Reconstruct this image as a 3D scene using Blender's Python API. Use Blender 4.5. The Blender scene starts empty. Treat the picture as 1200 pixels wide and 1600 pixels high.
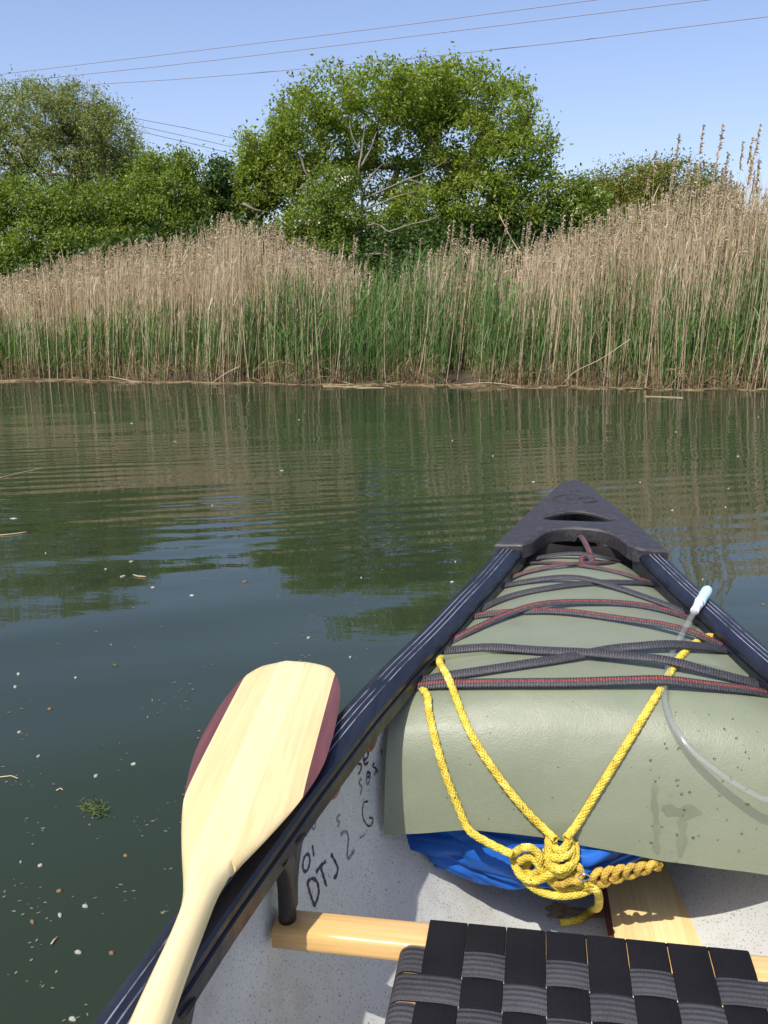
import bpy, math, random
import numpy as np
from mathutils import Vector, noise
from mathutils.bvhtree import BVHTree
from mathutils.geometry import delaunay_2d_cdt

random.seed(7)
rng = np.random.default_rng(7)
SC = bpy.context.scene
COL = SC.collection
R = math.radians

# ------------------------------------------------------------------ camera
F, PITCH, CH = 1500.0, R(12), 0.88
cd = bpy.data.cameras.new('camera')
cam = bpy.data.objects.new('camera', cd)
COL.objects.link(cam)
cam.location = (0, 0, CH)
cam.rotation_euler = (R(90) - PITCH, 0, 0)
cd.sensor_fit = 'HORIZONTAL'
cd.sensor_width = 36
cd.lens = 36 * F / 1200
cd.clip_start = 0.02
cd.clip_end = 3000
SC.camera = cam

# ------------------------------------------------------------------ sky, sun, exposure
SUN = Vector((-0.36, -0.67, 1.0)).normalized()
w = bpy.data.worlds.new('World')
SC.world = w
w.use_nodes = True
nt = w.node_tree
bg = nt.nodes['Background']
sky = nt.nodes.new('ShaderNodeTexSky')
sky.sky_type = 'NISHITA'
sky.sun_disc = False
sky.sun_elevation = math.asin(SUN.z)
sky.sun_rotation = math.atan2(SUN.x, SUN.y)
sky.altitude = 0
sky.air_density = 1.0
sky.dust_density = 1.7
sky.ozone_density = 4.0
tint = nt.nodes.new('ShaderNodeMix'); tint.data_type = 'RGBA'; tint.blend_type = 'MULTIPLY'
tint.inputs[0].default_value = 1.0; tint.inputs[7].default_value = (1.13, 0.98, 1.0, 1)
nt.links.new(sky.outputs[0], tint.inputs[6]); nt.links.new(tint.outputs[2], bg.inputs[0])
bg.inputs[1].default_value = 0.15
sl = bpy.data.lights.new('sun', 'SUN')
sl.energy = 3.9
sl.angle = R(0.5)
sl.color = (1.0, 0.95, 0.86)
so = bpy.data.objects.new('sun', sl)
COL.objects.link(so)
so.rotation_euler = SUN.to_track_quat('Z', 'Y').to_euler()
vs = SC.view_settings
vs.view_transform = 'Standard'
vs.look = 'None'
vs.exposure = 0.38
vs.gamma = 1
vs.use_curve_mapping = False
SC.cycles.max_bounces = 8
SC.cycles.transparent_max_bounces = 16

# ------------------------------------------------------------------ helpers
def tag(o, label=None, cat=None, group=None, kind=None):
    if label: o['label'] = label
    if cat: o['category'] = cat
    if group: o['group'] = group
    if kind: o['kind'] = kind
    return o

def empty(name, loc=(0, 0, 0), rz=0):
    o = bpy.data.objects.new(name, None)
    COL.objects.link(o)
    o.location = loc
    o.rotation_euler = (0, 0, rz)
    o.empty_display_size = 0.1
    return o

def link(name, me, parent=None):
    o = bpy.data.objects.new(name, me)
    COL.objects.link(o)
    if parent is not None:
        o.parent = parent
        pl = Vector(parent.location)
        if parent.type == 'EMPTY' and pl.length > 0:      # world-space mesh under an empty at its base
            o.location = -pl
    return o

def mesh(name, V, faces, mats, mi=None, smooth=True):
    """V (n,3); faces: list of (m,k) int arrays or python lists"""
    me = bpy.data.meshes.new(name)
    V = np.asarray(V, np.float32).reshape(-1, 3)
    if isinstance(faces, np.ndarray): faces = [faces]
    if len(faces) and not isinstance(faces[0], np.ndarray):
        by = {}
        order = []
        loops = []; starts = []; s = 0
        for f in faces:
            starts.append(s); loops.extend(f); s += len(f)
        loops = np.array(loops, np.int32); starts = np.array(starts, np.int32)
    else:
        loops = np.concatenate([f.reshape(-1) for f in faces]).astype(np.int32)
        starts = []; s = 0
        for f in faces:
            n, k = f.shape
            starts.append(s + np.arange(n) * k); s += n * k
        starts = np.concatenate(starts).astype(np.int32)
    me.vertices.add(len(V)); me.vertices.foreach_set('co', V.reshape(-1))
    me.loops.add(len(loops)); me.loops.foreach_set('vertex_index', loops)
    me.polygons.add(len(starts)); me.polygons.foreach_set('loop_start', starts)
    if not isinstance(mats, (list, tuple)): mats = [mats]
    for m in mats: me.materials.append(m)
    if mi is not None: me.polygons.foreach_set('material_index', np.asarray(mi, np.int32))
    me.polygons.foreach_set('use_smooth', np.full(len(starts), smooth, bool))
    me.update(calc_edges=True)
    return me

def ray(x, y):
    dx = (x - 600) / F; dy = (800 - y) / F
    return Vector((dx, math.cos(PITCH) + dy * math.sin(PITCH), -math.sin(PITCH) + dy * math.cos(PITCH)))
EYE = Vector((0, 0, CH))
def at(x, y, Y):
    """the point on the line of sight of photo pixel x,y at distance Y along the world's y"""
    r = ray(x, y); return EYE + r * (Y / r.y)
def atz(x, y, z):
    r = ray(x, y); return EYE + r * ((z - CH) / r.z)

# canoe frame: u along the canoe to the bow, v to the right, z up
CA, CP = 0.10, R(9)
cs_, sn_ = math.cos(CP), math.sin(CP)
def W(u, v, z): return Vector((CA + u * sn_ + v * cs_, u * cs_ - v * sn_, z))
def UV(p):
    x = p[0] - CA; y = p[1]
    return x * sn_ + y * cs_, x * cs_ - y * sn_
def atu(x, y, u):
    """line of sight of pixel x,y met with the cross-plane of the canoe at u"""
    r = ray(x, y)
    n = Vector((sn_, cs_, 0))
    t = (u - (EYE - Vector((CA, 0, 0))).dot(n)) / r.dot(n)
    return EYE + r * t
def smooth_path(pts, step):
    """Catmull-Rom through pts resampled at about step"""
    P = [Vector(p) for p in pts]
    P = [P[0] * 2 - P[1]] + P + [P[-1] * 2 - P[-2]]
    out = []
    for i in range(1, len(P) - 2):
        a, b, c, d = P[i - 1:i + 3]
        n = max(2, int((c - b).length / step * 1.2) + 1)
        for k in range(n):
            t = k / n
            out.append(0.5 * ((2 * b) + (c - a) * t + (2 * a - 5 * b + 4 * c - d) * t * t + (3 * b - a - 3 * c + d) * t ** 3))
    out.append(P[-2])
    A = np.array([tuple(p) for p in out])
    L = np.concatenate([[0], np.cumsum(np.linalg.norm(np.diff(A, axis=0), axis=1))])
    n = max(3, int(L[-1] / step) + 1)
    s = np.linspace(0, L[-1], n)
    return np.stack([np.interp(s, L, A[:, i]) for i in range(3)], 1), s
def frames(A, up=None):
    T = np.gradient(A, axis=0)
    T /= np.linalg.norm(T, axis=1)[:, None] + 1e-12
    N = np.zeros_like(A)
    n = np.array(up if up is not None else (0, 0, 1.0))
    for i in range(len(A)):
        if up is not None: n = np.array(up) if np.ndim(up) == 1 else up[i]
        n = n - T[i] * n.dot(T[i])
        if np.linalg.norm(n) < 1e-4: n = np.cross(T[i], (1, 0, 0))
        n = n / np.linalg.norm(n); N[i] = n
    B = np.cross(T, N)
    return T, N, B
def tube_geo(A, rad, sides=8, up=None, cap=True, flat=1.0):
    A = np.asarray(A, float)
    T, N, B = frames(A, up)
    n = len(A); rad = np.broadcast_to(np.asarray(rad, float), (n,))
    th = np.arange(sides) / sides * 2 * np.pi
    V = A[:, None] + rad[:, None, None] * (np.cos(th)[None, :, None] * B[:, None] + flat * np.sin(th)[None, :, None] * N[:, None])
    i = np.arange(n - 1)[:, None] * sides; j = np.arange(sides)[None]; k = (j + 1) % sides
    Q = np.stack(np.broadcast_arrays(i + j, i + k, i + sides + k, i + sides + j), -1).reshape(-1, 4)
    fs = [tuple(q) for q in Q] if cap else [Q]
    if cap:
        fs.append(tuple(range(sides))[::-1]); fs.append(tuple((n - 1) * sides + q for q in range(sides)))
    return V.reshape(-1, 3), fs
class Acc:
    """collects pieces of one mesh"""
    def __init__(s): s.V = []; s.F = []; s.M = []; s.n = 0
    def add(s, V, fs, mi=0):
        V = np.asarray(V, float).reshape(-1, 3)
        for f in fs:
            if isinstance(f, np.ndarray) and f.ndim == 2:
                for q in f: s.F.append(tuple(int(t) + s.n for t in q)); s.M.append(mi)
            else:
                s.F.append(tuple(int(t) + s.n for t in f)); s.M.append(mi)
        s.V.append(V); s.n += len(V)
    def build(s, name, mats, parent=None, smooth=True):
        return link(name, mesh(name, np.concatenate(s.V), s.F, mats, s.M, smooth), parent)

# ------------------------------------------------------------------ materials
def mat(name):
    m = bpy.data.materials.new(name); m.use_nodes = True
    return m, m.node_tree, m.node_tree.nodes['Principled BSDF']
def N(nt, t, **kw):
    n = nt.nodes.new(t)
    for k, v in kw.items():
        if k.startswith('i_'): n.inputs[k[2:].replace('_', ' ')].default_value = v
        else: setattr(n, k, v)
    return n
def ramp(nt, src, stops, interp='LINEAR'):
    r = nt.nodes.new('ShaderNodeValToRGB'); r.color_ramp.interpolation = interp
    el = r.color_ramp.elements
    while len(el) < len(stops): el.new(0.5)
    for e, (p, c) in zip(el, stops):
        e.position = p; e.color = (*c, 1) if len(c) == 3 else c
    nt.links.new(src, r.inputs[0]); return r.outputs[0]
def mix(nt, fac, a, b, mode='MIX'):
    n = nt.nodes.new('ShaderNodeMix'); n.data_type = 'RGBA'; n.blend_type = mode
    for s, i in ((fac, 0), (a, 6), (b, 7)):
        if isinstance(s, (int, float)): n.inputs[i].default_value = s
        elif isinstance(s, tuple): n.inputs[i].default_value = (*s, 1) if len(s) == 3 else s
        else: nt.links.new(s, n.inputs[i])
    return n.outputs[2]
def mth(nt, op, a, b=0.0, c=0.0):
    n = nt.nodes.new('ShaderNodeMath'); n.operation = op
    for i, s in enumerate((a, b, c)):
        if isinstance(s, (int, float)): n.inputs[i].default_value = s
        else: nt.links.new(s, n.inputs[i])
    return n.outputs[0]
def bump(nt, h, strength=0.3, dist=0.002, norm=None):
    b = N(nt, 'ShaderNodeBump'); b.inputs['Strength'].default_value = strength; b.inputs['Distance'].default_value = dist
    nt.links.new(h, b.inputs['Height'])
    if norm: nt.links.new(norm, b.inputs['Normal'])
    return b.outputs[0]
def noise_(nt, scale, detail=4, rough=0.55, vec=None, dist=0.0):
    n = N(nt, 'ShaderNodeTexNoise'); n.inputs['Scale'].default_value = scale; n.inputs['Detail'].default_value = detail
    n.inputs['Roughness'].default_value = rough; n.inputs['Distortion'].default_value = dist
    if vec is not None: nt.links.new(vec, n.inputs['Vector'])
    return n.outputs[0]
def obco(nt, scale=(1, 1, 1), rot=(0, 0, 0), loc=(0, 0, 0)):
    t = N(nt, 'ShaderNodeTexCoord'); m = N(nt, 'ShaderNodeMapping')
    m.inputs['Scale'].default_value = scale; m.inputs['Rotation'].default_value = rot; m.inputs['Location'].default_value = loc
    nt.links.new(t.outputs['Object'], m.inputs['Vector']); return m.outputs[0]

def leaf_mat(name, cols, trans=0.35, rough=0.45, spec=0.35):
    m, nt, b = mat(name)
    g = N(nt, 'ShaderNodeNewGeometry')
    c = ramp(nt, g.outputs['Random Per Island'], [(i / (len(cols) - 1), c) for i, c in enumerate(cols)])
    n = noise_(nt, 0.9, 3, vec=obco(nt))
    c = mix(nt, ramp(nt, n, [(0.35, (0, 0, 0)), (0.65, (1, 1, 1))]), mix(nt, 1.0, c, (0.82, 0.86, 0.80), 'MULTIPLY'), c)
    nt.links.new(c, b.inputs['Base Color']); b.inputs['Roughness'].default_value = rough
    b.inputs['Specular IOR Level'].default_value = spec
    tr = N(nt, 'ShaderNodeBsdfTranslucent'); ms = N(nt, 'ShaderNodeMixShader'); ms.inputs[0].default_value = trans
    c2 = mix(nt, 1.0, c, (1.15, 1.25, 0.5), 'MULTIPLY')
    nt.links.new(c2, tr.inputs[0])
    nt.links.new(b.outputs[0], ms.inputs[1]); nt.links.new(tr.outputs[0], ms.inputs[2])
    nt.links.new(ms.outputs[0], nt.nodes['Material Output'].inputs[0])
    return m
def plain(name, col, rough=0.6, spec=0.5, nscale=None, amt=0.25, bumps=0.0, bscale=None, bdist=0.001, metal=0):
    m, nt, b = mat(name)
    b.inputs['Roughness'].default_value = rough; b.inputs['Specular IOR Level'].default_value = spec
    b.inputs['Metallic'].default_value = metal
    if nscale:
        n = noise_(nt, nscale, 5, vec=obco(nt))
        lo = tuple(x * (1 - amt) for x in col); hi = tuple(min(1, x * (1 + amt)) for x in col)
        nt.links.new(ramp(nt, n, [(0.3, lo), (0.7, hi)]), b.inputs['Base Color'])
    else: b.inputs['Base Color'].default_value = (*col, 1)
    if bumps:
        nt.links.new(bump(nt, noise_(nt, bscale or 60, 4, vec=obco(nt)), bumps, bdist), b.inputs['Normal'])
    return m

M = {}
M['leaf_ash'] = leaf_mat('ash_leaves', [(.15, .215, .028), (.25, .32, .045), (.36, .42, .075)], 0.48)
M['leaf_willow'] = leaf_mat('willow_leaves', [(.16, .20, .06), (.24, .28, .085), (.32, .35, .13)], 0.38)
M['leaf_bush'] = leaf_mat('bush_leaves', [(.11, .17, .024), (.19, .26, .038), (.27, .335, .06)], 0.4)
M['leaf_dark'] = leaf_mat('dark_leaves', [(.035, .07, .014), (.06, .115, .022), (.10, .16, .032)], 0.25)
M['leaf_olive'] = leaf_mat('olive_leaves', [(.13, .145, .025), (.20, .21, .035), (.27, .26, .06)], 0.3)
M['blossom'] = plain('blossom', (.72, .72, .58), 0.7)
M['bark'] = plain('bark', (.13, .11, .085), 0.9, 0.2, 9, 0.4)
M['bark_pale'] = plain('pale_bark', (.20, .18, .135), 0.85, 0.2, 6, 0.3)
M['reed_dead'] = leaf_mat('dead_reed', [(.50, .38, .24), (.74, .58, .41), (.88, .74, .57)], 0.30, 0.6)
M['reed_plume'] = leaf_mat('reed_plume', [(.33, .25, .18), (.50, .395, .295), (.64, .52, .40)], 0.25, 0.8, 0.1)
M['reed_green'] = leaf_mat('green_reed', [(.08, .17, .045), (.14, .25, .07), (.23, .34, .11)], 0.38, 0.5)
M['reed_rust'] = leaf_mat('rusty_reed', [(.17, .115, .06), (.27, .19, .10), (.36, .28, .16)], 0.1, 0.7)
M['grass'] = leaf_mat('grass', [(.05, .12, .02), (.08, .17, .03), (.11, .20, .04)], 0.3)

# water
m, nt, b = mat('river_water')
b.inputs['Roughness'].default_value = 0.02
b.inputs['IOR'].default_value = 1.33
b.inputs['Specular IOR Level'].default_value = 0.5
g = N(nt, 'ShaderNodeNewGeometry')
mp = N(nt, 'ShaderNodeMapping'); nt.links.new(g.outputs['Position'], mp.inputs['Vector'])
pos = mp.outputs[0]
cn = noise_(nt, 0.35, 3, vec=pos)
nt.links.new(ramp(nt, cn, [(0.35, (.021, .032, .016)), (0.65, (.028, .041, .021))]), b.inputs['Base Color'])
def wv(scale, rotz, dist, dscale=1.0, detail=2, loc=(0, 0, 0)):
    m2 = N(nt, 'ShaderNodeMapping'); m2.inputs['Rotation'].default_value = (0, 0, rotz); m2.inputs['Location'].default_value = loc
    nt.links.new(g.outputs['Position'], m2.inputs['Vector'])
    x = N(nt, 'ShaderNodeTexWave'); x.wave_type = 'BANDS'; x.bands_direction = 'Y'; x.wave_profile = 'SIN'
    x.inputs['Scale'].default_value = scale; x.inputs['Distortion'].default_value = dist
    x.inputs['Detail'].default_value = detail; x.inputs['Detail Scale'].default_value = dscale; x.inputs['Detail Roughness'].default_value = 0.4
    nt.links.new(m2.outputs[0], x.inputs['Vector']); return x.outputs['Fac']
def sepy():
    s = N(nt, 'ShaderNodeSeparateXYZ'); nt.links.new(g.outputs['Position'], s.inputs[0]); return s
sp = sepy()
def mr(v, a, b_, c, d):
    n = N(nt, 'ShaderNodeMapRange'); n.interpolation_type = 'SMOOTHSTEP'
    nt.links.new(v, n.inputs[0])
    for i, q in enumerate((a, b_, c, d)): n.inputs[i + 1].default_value = q
    return n.outputs[0]
# short wake ripples two to five metres out, long lazy swell nearer, fine shiver far out
nearfade = mr(sp.outputs['Y'], 2.7, 4.4, 0.0, 1.0)
farfade = mr(sp.outputs['Y'], 5.5, 9.0, 1.0, 0.25)
patch = ramp(nt, noise_(nt, 0.45, 2, vec=pos), [(0.38, (.15, .15, .15)), (0.6, (1, 1, 1))])
k1 = mth(nt, 'MULTIPLY', mth(nt, 'MULTIPLY', nearfade, farfade), patch)
h1 = mth(nt, 'MULTIPLY', wv(2.1, R(-16), 1.6, 0.7), mth(nt, 'MULTIPLY', k1, 0.0023))
h2 = mth(nt, 'MULTIPLY', wv(0.75, R(-24), 1.2, 0.5), 0.0014)
h3 = mth(nt, 'MULTIPLY', wv(0.33, R(-30), 1.0, 0.4, loc=(0, .55, 0)), 0.0036)
m4 = N(nt, 'ShaderNodeMapping'); m4.inputs['Scale'].default_value = (1.6, 4.2, 1); nt.links.new(g.outputs['Position'], m4.inputs['Vector'])
h4 = mth(nt, 'MULTIPLY', noise_(nt, 1.7, 3, 0.5, vec=m4.outputs[0]), mth(nt, 'ADD', mth(nt, 'MULTIPLY', nearfade, 0.0016), 0.0010))
hh = mth(nt, 'ADD', mth(nt, 'ADD', h1, h2), mth(nt, 'ADD', h3, h4))
bp = N(nt, 'ShaderNodeBump'); bp.inputs['Strength'].default_value = 1.0; bp.inputs['Distance'].default_value = 1.0
nt.links.new(hh, bp.inputs['Height']); nt.links.new(bp.outputs[0], b.inputs['Normal'])
M['water'] = m

M['mud'] = plain('bank_soil', (.07, .055, .035), 0.95, 0.2, 3, 0.4, 0.4, 20, 0.02)
m, nt, b = mat('meadow_ground')
n = noise_(nt, 1.5, 6, vec=obco(nt))
nt.links.new(ramp(nt, n, [(0.35, (.035, .06, .015)), (0.6, (.06, .10, .02)), (0.8, (.08, .085, .03))]), b.inputs['Base Color'])
b.inputs['Roughness'].default_value = 0.95
M['ground'] = m

# hull lining, pale blue grey with dark flecks, dirt
m, nt, b = mat('hull_lining')
co = obco(nt)
base = ramp(nt, noise_(nt, 6, 4, vec=co), [(0.3, (.495, .51, .485)), (0.7, (.60, .615, .58))])
v1 = N(nt, 'ShaderNodeTexVoronoi'); v1.inputs['Scale'].default_value = 250; nt.links.new(co, v1.inputs['Vector'])
fl = mth(nt, 'LESS_THAN', v1.outputs['Distance'], 0.24)
wn = N(nt, 'ShaderNodeSeparateColor'); nt.links.new(v1.outputs['Color'], wn.inputs[0])
fl = mth(nt, 'MULTIPLY', fl, mth(nt, 'GREATER_THAN', wn.outputs[0], 0.22))
c = mix(nt, mth(nt, 'MULTIPLY', fl, 0.75), base, (.10, .12, .19))
v2 = N(nt, 'ShaderNodeTexVoronoi'); v2.inputs['Scale'].default_value = 60; nt.links.new(co, v2.inputs['Vector'])
c = mix(nt, mth(nt, 'MULTIPLY', mth(nt, 'LESS_THAN', v2.outputs['Distance'], 0.10), 0.7), c, (.12, .10, .09))
dirt = ramp(nt, noise_(nt, 5.5, 6, 0.65, vec=obco(nt, loc=(3.1, 0, 0))), [(0.50, (0, 0, 0)), (0.78, (.55, .55, .55))])
c = mix(nt, dirt, c, (.26, .20, .13))
nt.links.new(c, b.inputs['Base Color']); b.inputs['Roughness'].default_value = 0.5; b.inputs['Specular IOR Level'].default_value = 0.4
nt.links.new(bump(nt, noise_(nt, 350, 3, vec=co), 0.25, 0.0008), b.inputs['Normal'])
M['lining'] = m
M['hull_out'] = plain('hull_skin', (.16, .03, .02), 0.35)
m, nt, b = mat('gunwale_vinyl')
co = obco(nt)
n = noise_(nt, 14, 6, 0.6, vec=obco(nt, (8, 1, 4)))
nt.links.new(ramp(nt, n, [(0.35, (.005, .006, .011)), (0.75, (.015, .017, .028))]), b.inputs['Base Color'])
nt.links.new(ramp(nt, noise_(nt, 40, 4, vec=co), [(0.3, (.28,) * 3), (0.7, (.5,) * 3)]), b.inputs['Roughness'])
nt.links.new(bump(nt, noise_(nt, 90, 4, vec=co), 0.15, 0.001), b.inputs['Normal'])
M['vinyl'] = m
m, nt, b = mat('gunwale_scratch')
n = noise_(nt, 9, 5, 0.7, vec=obco(nt))
nt.links.new(ramp(nt, n, [(0.36, (.012, .013, .022)), (0.54, (.27, .28, .33))]), b.inputs['Base Color']); b.inputs['Roughness'].default_value = 0.5
M['scratch'] = m
m, nt, b = mat('deck_plastic')
co = obco(nt)
s1 = noise_(nt, 60, 9, 0.78, vec=obco(nt, (1, 2.2, 1), (0, 0, .5)), dist=.6)
nt.links.new(ramp(nt, s1, [(0.36, (.020, .019, .021)), (0.53, (.036, .034, .037)), (0.70, (.085, .082, .083))]), b.inputs['Base Color'])
nt.links.new(ramp(nt, s1, [(0.35, (.42,) * 3), (0.7, (.72,) * 3)]), b.inputs['Roughness'])
nt.links.new(bump(nt, noise_(nt, 300, 4, 0.6, vec=co), 0.18, 0.0007), b.inputs['Normal'])
M['deck'] = m
M['black_plastic'] = plain('black_plastic', (.022, .019, .018), 0.5, 0.4, 12, 0.5, 0.2, 120, 0.0008)

def wood(name, a, b_, axis, rough=0.35, scale=26, coat=0.0):
    m, nt, b = mat(name)
    sc = [scale] * 3; sc[axis] = scale * 0.045
    co = obco(nt, tuple(sc))
    n = noise_(nt, 1.0, 5, 0.6, vec=co, dist=1.2)
    sc2 = [scale * 9] * 3; sc2[axis] = scale * 0.25
    n2 = noise_(nt, 1.0, 3, 0.6, vec=obco(nt, tuple(sc2)))
    mid = tuple((x + y) / 2 for x, y in zip(a, b_))
    c = ramp(nt, n, [(0.3, b_), (0.5, mid), (0.68, a)])
    c = mix(nt, ramp(nt, n2, [(0.35, (.35,) * 3), (0.6, (0,) * 3)]), c, tuple(x * .72 for x in b_))
    nt.links.new(c, b.inputs['Base Color']); b.inputs['Roughness'].default_value = rough
    b.inputs['Coat Weight'].default_value = coat; b.inputs['Coat Roughness'].default_value = 0.12
    return m
M['bass'] = wood('pale_wood', (.86, .69, .35), (.77, .56, .25), 1, 0.4, 22, 0.25)
M['bass2'] = wood('pale_wood_strip', (.90, .76, .41), (.84, .66, .32), 1, 0.4, 26, 0.25)
M['purple'] = wood('purple_wood', (.19, .062, .050), (.10, .028, .026), 1, 0.4, 40, 0.2)
M['rail'] = wood('seat_wood', (.80, .54, .22), (.66, .40, .14), 0, 0.3, 30, 0.4)
M['rail2'] = wood('seat_wood_long', (.80, .54, .22), (.66, .40, .14), 1, 0.3, 30, 0.4)

# foam
m, nt, b = mat('green_foam')
co = obco(nt)
base = ramp(nt, noise_(nt, 3, 6, 0.6, vec=co), [(0.3, (.172, .198, .130)), (0.7, (.21, .235, .16))])
sm = ramp(nt, noise_(nt, 17, 3, 0.5, vec=obco(nt, loc=(5, 2, 1))), [(0.70, (0,) * 3), (0.76, (.55,) * 3)])
c = mix(nt, sm, base, (.13, .152, .10))
nk = N(nt, 'ShaderNodeTexVoronoi'); nk.inputs['Scale'].default_value = 38; nt.links.new(obco(nt, (1, 2.6, 1.2), (.3, .2, .7)), nk.inputs['Vector'])
nick = mth(nt, 'LESS_THAN', nk.outputs['Distance'], 0.06)
c = mix(nt, mth(nt, 'MULTIPLY', nick, 0.75), c, (.06, .07, .05))
nt.links.new(c, b.inputs['Base Color'])
nt.links.new(ramp(nt, noise_(nt, 12, 4, vec=co), [(0.3, (.34,) * 3), (0.7, (.50,) * 3)]), b.inputs['Roughness'])
b.inputs['Specular IOR Level'].default_value = 0.5
hb = mth(nt, 'ADD', noise_(nt, 420, 3, 0.6, vec=co), mth(nt, 'MULTIPLY', noise_(nt, 9, 6, vec=co), 6.0))
nt.links.new(bump(nt, mth(nt, 'SUBTRACT', hb, mth(nt, 'MULTIPLY', nick, 1.5)), 0.45, 0.0013), b.inputs['Normal'])
M['foam'] = m
M['foam_wet'] = plain('wet_foam', (.150, .172, .112), 0.35, 0.5, 25, 0.12)
m, nt, b = mat('blue_fabric')
nt.links.new(ramp(nt, noise_(nt, 14, 5, vec=obco(nt)), [(0.3, (.005, .065, .31)), (0.7, (.010, .11, .45))]), b.inputs['Base Color'])
b.inputs['Roughness'].default_value = 0.58; b.inputs['Specular IOR Level'].default_value = 0.3
nt.links.new(bump(nt, noise_(nt, 30, 5, vec=obco(nt)), 0.3, 0.003), b.inputs['Normal'])
M['blue'] = m
m, nt, b = mat('yellow_rope')
g2 = N(nt, 'ShaderNodeNewGeometry')
n = noise_(nt, 60, 3, vec=obco(nt))
c = ramp(nt, n, [(0.3, (.48, .35, .035)), (0.6, (.68, .55, .08)), (0.75, (.80, .71, .25))])
fleck = ramp(nt, noise_(nt, 190, 1, vec=obco(nt, loc=(2, 2, 2))), [(0.70, (0,) * 3), (0.73, (.8,) * 3)])
c = mix(nt, fleck, c, (.04, .03, .02))
nt.links.new(c, b.inputs['Base Color']); b.inputs['Roughness'].default_value = 0.6; b.inputs['Specular IOR Level'].default_value = 0.3
M['rope'] = m
M['rope_old'] = plain('weathered_yellow_rope', (.50, .34, .06), 0.7, 0.3, 70, 0.45)
M['cord_black'] = plain('black_cord', (.020, .020, .024), 0.55, 0.4, 300, 0.6)
M['cord_rib'] = plain('cord_rib', (.055, .054, .062), 0.6, 0.4, 300, 0.5)
M['cord_red'] = plain('red_cord_tracer', (.24, .06, .045), 0.6, 0.4, 260, 0.55)
M['cord_redrib'] = plain('cord_red_rib', (.10, .025, .022), 0.6, 0.4, 260, 0.45)
def webbing(name, col, col2, dirv, ribs):
    m, nt, b = mat(name)
    co = obco(nt)
    n = noise_(nt, 900, 2, vec=co)
    big = noise_(nt, 12, 4, vec=co)
    t = N(nt, 'ShaderNodeTexCoord'); s = N(nt, 'ShaderNodeSeparateXYZ'); nt.links.new(t.outputs['Object'], s.inputs[0])
    st = mth(nt, 'SINE', mth(nt, 'MULTIPLY', s.outputs[dirv], 2 * math.pi / 0.0078))
    wv_ = mth(nt, 'SINE', mth(nt, 'MULTIPLY', s.outputs[1 - dirv], 2 * math.pi / 0.0024))
    c = ramp(nt, mth(nt, 'ADD', mth(nt, 'MULTIPLY', n, 0.6), mth(nt, 'MULTIPLY', big, 0.4)), [(0.35, col), (0.65, col2)])
    nt.links.new(c, b.inputs['Base Color']); b.inputs['Roughness'].default_value = 0.75; b.inputs['Specular IOR Level'].default_value = 0.2
    hb = mth(nt, 'ADD', mth(nt, 'MULTIPLY', st, ribs), mth(nt, 'ADD', mth(nt, 'MULTIPLY', wv_, 0.25), mth(nt, 'MULTIPLY', n, 0.5)))
    nt.links.new(bump(nt, hb, 0.6, 0.0009), b.inputs['Normal'])
    return m
M['web_long'] = webbing('seat_webbing_long', (.004, .0035, .005), (.011, .010, .012), 0, 0.15)  # same webbing both ways; its duller look fore and aft is put into the colour
M['web_cross'] = webbing('seat_webbing_cross', (.028, .028, .032), (.080, .080, .086), 1, 1.2)  # sheen of the crosswise straps painted in as a lighter grey
m, nt, b = mat('clear_tube')
b.inputs['Base Color'].default_value = (.30, .33, .31, 1); b.inputs['Roughness'].default_value = 0.12
b.inputs['IOR'].default_value = 1.45; b.inputs['Alpha'].default_value = 0.28
M['tube'] = m
m, nt, b = mat('water_drop'); b.inputs['Transmission Weight'].default_value = 1; b.inputs['IOR'].default_value = 1.33; b.inputs['Roughness'].default_value = 0.02
M['drop'] = m
M['valve'] = plain('pale_blue_valve', (.52, .76, .84), 0.35, 0.5)
M['collar'] = plain('milky_collar', (.70, .74, .76), 0.3, 0.5)
M['ink'] = plain('marker_ink', (.035, .024, .045), 0.6, 0.4, 120, 0.5)
M['ink_faint'] = plain('faded_marker_ink', (.19, .19, .22), 0.6, 0.4, 120, 0.3)
M['red_ring'] = plain('red_ring', (.36, .10, .06), 0.35, 0.5, 60, 0.3)
M['stain'] = plain('brown_stain', (.40, .28, .15), 0.5, 0.4, 60, 0.5)
M['wire'] = plain('power_wire', (.25, .24, .26), 0.7)
M['petal'] = plain('pale_petal', (.36, .36, .30), 0.6, 0.3, 90, 0.5)
M['deadleaf'] = plain('dead_leaf', (.20, .12, .065), 0.7, 0.3, 80, 0.4)
M['weed'] = plain('floating_weed', (.07, .10, .03), 0.8, 0.3, 60, 0.5)
M['wall_white'] = plain('white_wall', (.72, .71, .68), 0.8)
M['roof'] = plain('roof_tiles', (.22, .16, .13), 0.8, 0.3, 2, 0.3)
M['glass'] = plain('dark_glass', (.03, .04, .05), 0.1, 0.6)
M['pollen'] = plain('pollen', (.19, .18, .13), 0.8, 0.2)
M['steel'] = plain('steel', (.5, .5, .5), 0.3, 0.5, metal=0.9)

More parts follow.
